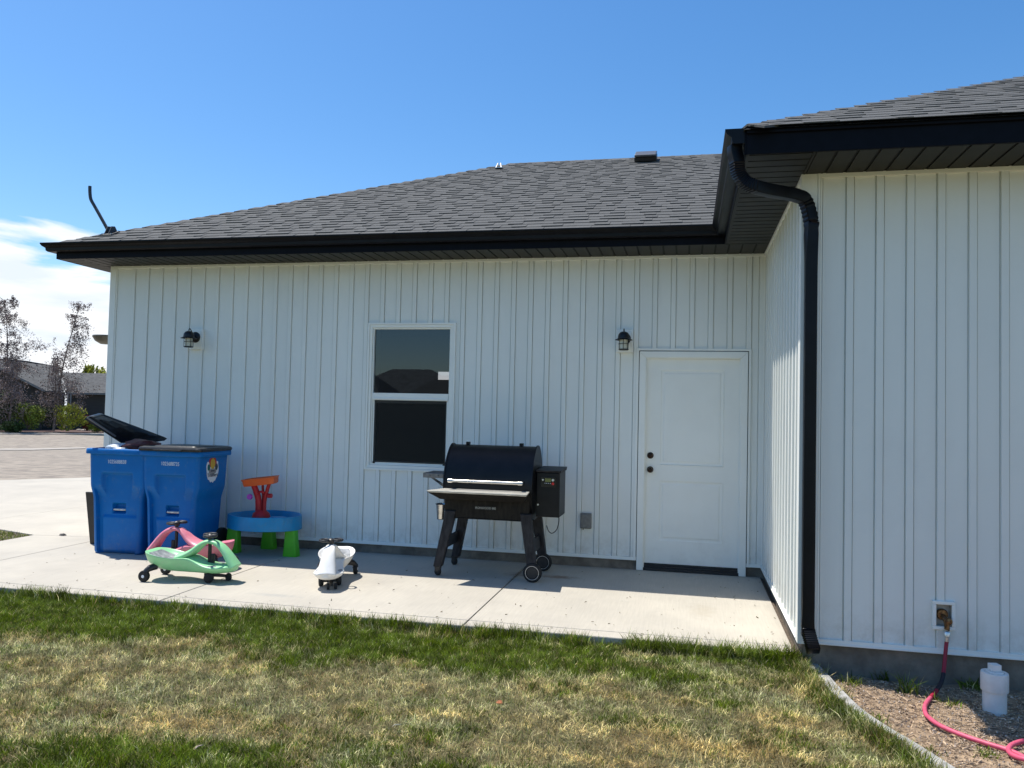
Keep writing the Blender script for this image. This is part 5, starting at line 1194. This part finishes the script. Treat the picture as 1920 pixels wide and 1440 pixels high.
# dense weeping curtains low on the trunks
for px, wpx, n, sd, lb in ((100, 34, 2600, 51, 'curtain of drooping purple foliage hanging low by the nearer weeping tree'), (18, 44, 3200, 52, 'curtain of drooping purple foliage hanging low at the left picture edge')):
    dep = dB+.7; base = fp(px, 804, dep); h_ = 112*dep/F; w_ = wpx*dep/F/2; t = empty('weeping_shrub', base); tag(t, lb, 'shrub'); b = MB(); rr = random.Random(sd)
    for i in range(n):
        z_ = rr.random()**.8; a = rr.random()*6.3; rad = w_*(1-.55*z_)*math.sqrt(rr.random()); c_ = Vector((rad*math.cos(a), rad*math.sin(a), .15+h_*z_)); s = .05*rr.uniform(.6, 1.5); a_ = Vector((rr.gauss(0, .5), rr.gauss(0, .5), 1)).normalized(); q_ = a_.cross(Vector((rr.gauss(0, 1), rr.gauss(0, 1), 0))).normalized()
        b.add([c_-a_*s, c_+q_*s*.5, c_+a_*s, c_-q_*s*.5], [(0, 1, 2, 3)])
    b.obj('foliage', m_leaf_p, t); MB().tube([(0, 0, -.1), (.03, 0, h_*.5), (0, .02, h_*.95)], [.06, .045, .015], 7).obj('stem', m_bark, t)
# neighbour house
m_nroof = mat('neighbour_shingles', (.088, .088, .086), .95, var=.25, scale=3, bump=.3, bscale=20); m_nwall = mat('neighbour_wall', (.052, .051, .048), .85, var=.12, scale=1, stretch=(1, 1, 12)); m_ntrim = mat('neighbour_trim', (.24, .24, .23), .7)
dN = dB+9.0
nh = empty('neighbour_house', fp(110, 800, dN)); tag(nh, 'dark grey neighbouring house with shingle roofs and pale trim behind the weeping trees', 'house')
nb = Vector(nh.location)
def W(px, py, dd=0.): return fp(px, py, dN+dd)-nb
gzN = terrain(nb.x, nb.y)-.3-nb.z
def prism(pts, back, mat_, name, par=nh, extra=None):
    b = MB(); off = vh*back; n = len(pts); b.add([tuple(p) for p in pts]+[tuple(p+off) for p in pts], [tuple(range(n)), tuple(reversed(range(n, 2*n)))]+[(i, n+i, n+(i+1) % n, (i+1) % n) for i in range(n)]); o = b.obj(name, mat_, par); return o
# garage wing
w0, w1 = W(128, 738, .6), W(300, 739, .6)
prism([Vector((w0.x, w0.y, gzN)), Vector((w1.x, w1.y, gzN)), w1, w0], 6, m_nwall, 'wall')
def sheetp(pts, th, m, name, par=nh):
    b = MB(); n = len(pts); dn = Vector((0, 0, -th)); b.add([tuple(p) for p in pts]+[tuple(p+dn) for p in pts], [tuple(range(n)), tuple(reversed(range(n, 2*n)))]+[(i, n+i, n+(i+1) % n, (i+1) % n) for i in range(n)]); return b.obj(name, m, par)
sheetp([W(124, 736), W(310, 738), W(310, 703, 4), W(108, 698, 4)], .12, m_nroof, 'roof')
sheetp([W(124, 737.2, -.05), W(310, 739.2, -.05), W(310, 739.2, .1), W(124, 737.2, .1)], .10, m_ntrim, 'gutter')
# main gable roof
sheetp([W(-60, 730), W(84, 733), W(120, 732, -.2), W(104, 686, 5), W(46, 676, 5), W(-60, 668, 5)], .12, m_nroof, 'roof')
sheetp([W(104.5, 685, 4.9), W(107, 685, 4.9), W(126, 731, -.25), W(122, 732, -.25)], .16, m_ntrim, 'rake_board')
prism([W(-60, 735, .8), W(122, 735, .8), Vector((W(122, 735, .8).x, W(122, 735, .8).y, gzN)), Vector((W(-60, 735, .8).x, W(-60, 735, .8).y, gzN))], 5, m_nwall, 'wall')
# front gable
gp = [W(-90, 735, -2.5), W(-30, 678, -2.5), W(80, 731, -2.5)]
prism([gp[0], gp[1], gp[2], Vector((gp[2].x, gp[2].y, gzN)), Vector((gp[0].x, gp[0].y, gzN))], 3.2, m_nwall, 'wall')
for a, c in ((W(-34, 672, -2.9), W(84, 731, -2.9)), (W(-34, 672, -2.9), W(-100, 735, -2.9))):
    off = vh*5.5; sheetp([a, c, c+off, a+off], .10, m_nroof, 'roof')
    d_ = Vector((0, 0, -.20)); b = MB(); f0 = -vh*.06; b.add([tuple(a+f0), tuple(c+f0), tuple(c+f0+d_), tuple(a+f0+d_), tuple(a), tuple(c), tuple(c+d_), tuple(a+d_)], [(0, 3, 2, 1), (4, 5, 6, 7), (0, 1, 5, 4), (1, 2, 6, 5), (2, 3, 7, 6), (3, 0, 4, 7)]); b.obj('rake_board', m_ntrim, nh)
for px in (75, 127.5, 133):
    a = W(px-1.4, 737, -.3); c = W(px+1.4, 737, -.3); prism([Vector((a.x, a.y, gzN)), Vector((c.x, c.y, gzN)), c, a], .1, m_ntrim, 'porch_post')
# tree behind the neighbour's roof
t = empty('leafy_tree', fp(176, 760, dN+22)); tag(t, 'sunlit yellow green tree crown showing above the neighbouring roof', 'tree')
sc = (dN+22)/F; b = MB(); rr = random.Random(5)
for k in range(9): leafcloud(b, ((k-4)*5.0*sc, rr.uniform(-.5, .5), (48+rr.uniform(-8, 8))*sc), (6*sc, 6*sc, 17*sc), 260, .16, 60+k, .3)
b.obj('crown', m_leaf_y, t); MB().tube([(0, 0, -3), (0, 0, 30*sc)], .2, 8).obj('trunk', m_bark, t)
# far kerb strips and mulch
m_strip = mat('kerb_concrete', (.36, .32, .27), .9, var=.1, scale=3); m_mulch = mat('mulch', (.09, .05, .04), .95, var=.4, scale=4)
def strip_px(pts, m, name, z=.03, th=.15):
    ps = [onground(x, y)+Vector((0, 0, z)) for x, y in pts]; b = MB(); n = len(ps); b.add([tuple(p) for p in ps]+[(p.x, p.y, p.z-th) for p in ps], [tuple(range(n))]+[(i, n+i, n+(i+1) % n, (i+1) % n) for i in range(n)]); o = b.obj(name, m); tag(o, kind='structure'); return o
strip_px([(-80, 814.5), (60, 813.5), (190, 815), (260, 816), (260, 813.5), (190, 812.6), (60, 811.5), (-80, 811.5)], m_strip, 'kerb')
strip_px([(-80, 843.5), (60, 843.5), (160, 840.5), (160, 838.5), (60, 840.5), (-80, 841.5)], m_strip, 'kerb', .0)
strip_px([(-80, 811.3), (60, 811.2), (190, 812.3), (260, 813), (260, 800), (60, 797), (-80, 797)], m_mulch, 'mulch_bed', .05)
# little boulders along the bed
for i, (px, py) in enumerate(((148, 808), (158, 808.5), (169, 808), (54, 806.5), (100, 805.5))):
    o = blobmesh('boulder', m_strip, onground(px, py)+Vector((0, 0, .05)), (.32, .2, .14), i+3, n=2); tag(o, ['pale flat boulder below the yellow green shrub', 'pale boulder in the middle of three by the red shrub', 'pale boulder right of the red shrub', 'pale boulder under the green shrub between the trees', 'pale boulder at the foot of the nearer purple tree'][i], 'boulder', 'pale boulders edging the neighbour bed')

# houses behind the camera: they show only as reflections in the window
def hiproof(b, x0, x1, y0, y1, z0, h, ins):
    b.add([(x0, y0, z0), (x1, y0, z0), (x1, y1, z0), (x0, y1, z0), (x0+ins, (y0+y1)/2, z0+h), (x1-ins, (y0+y1)/2, z0+h)], [(3, 2, 1, 0), (0, 1, 5, 4), (1, 2, 5), (2, 3, 4, 5), (3, 0, 4)])
for (pl, pr, pt, yy, lb, m_) in ((735, 808, 692, 50, 'grey hip roofed house across the lawn, seen only in the window reflection', m_nroof), (655, 694, 697, 40, 'dark roofed house reflected at the lower left of the upper window pane', m_nwall), (826, 880, 704, 40, 'dark roofed house reflected at the lower right of the upper window pane', m_nwall)):
    a_, c_ = ony(pl, pt, yy), ony(pr, pt, yy); zr = a_.z; eh = max(.9, zr-3.2); ins = 5.2 if yy == 50 else 3.4
    rh = empty('rear_house', ((a_.x+c_.x)/2, -yy, 0)); tag(rh, lb, 'house', 'houses behind the viewer'); hwx = (c_.x-a_.x)/2+ins
    b = MB(); hiproof(b, -hwx, hwx, -5, 5, eh, zr-eh, ins); b.obj('roof', m_, rh); MB().box(-hwx+.5, hwx-.5, -4.5, 4.5, -.2, eh).obj('wall', m_nwall, rh)
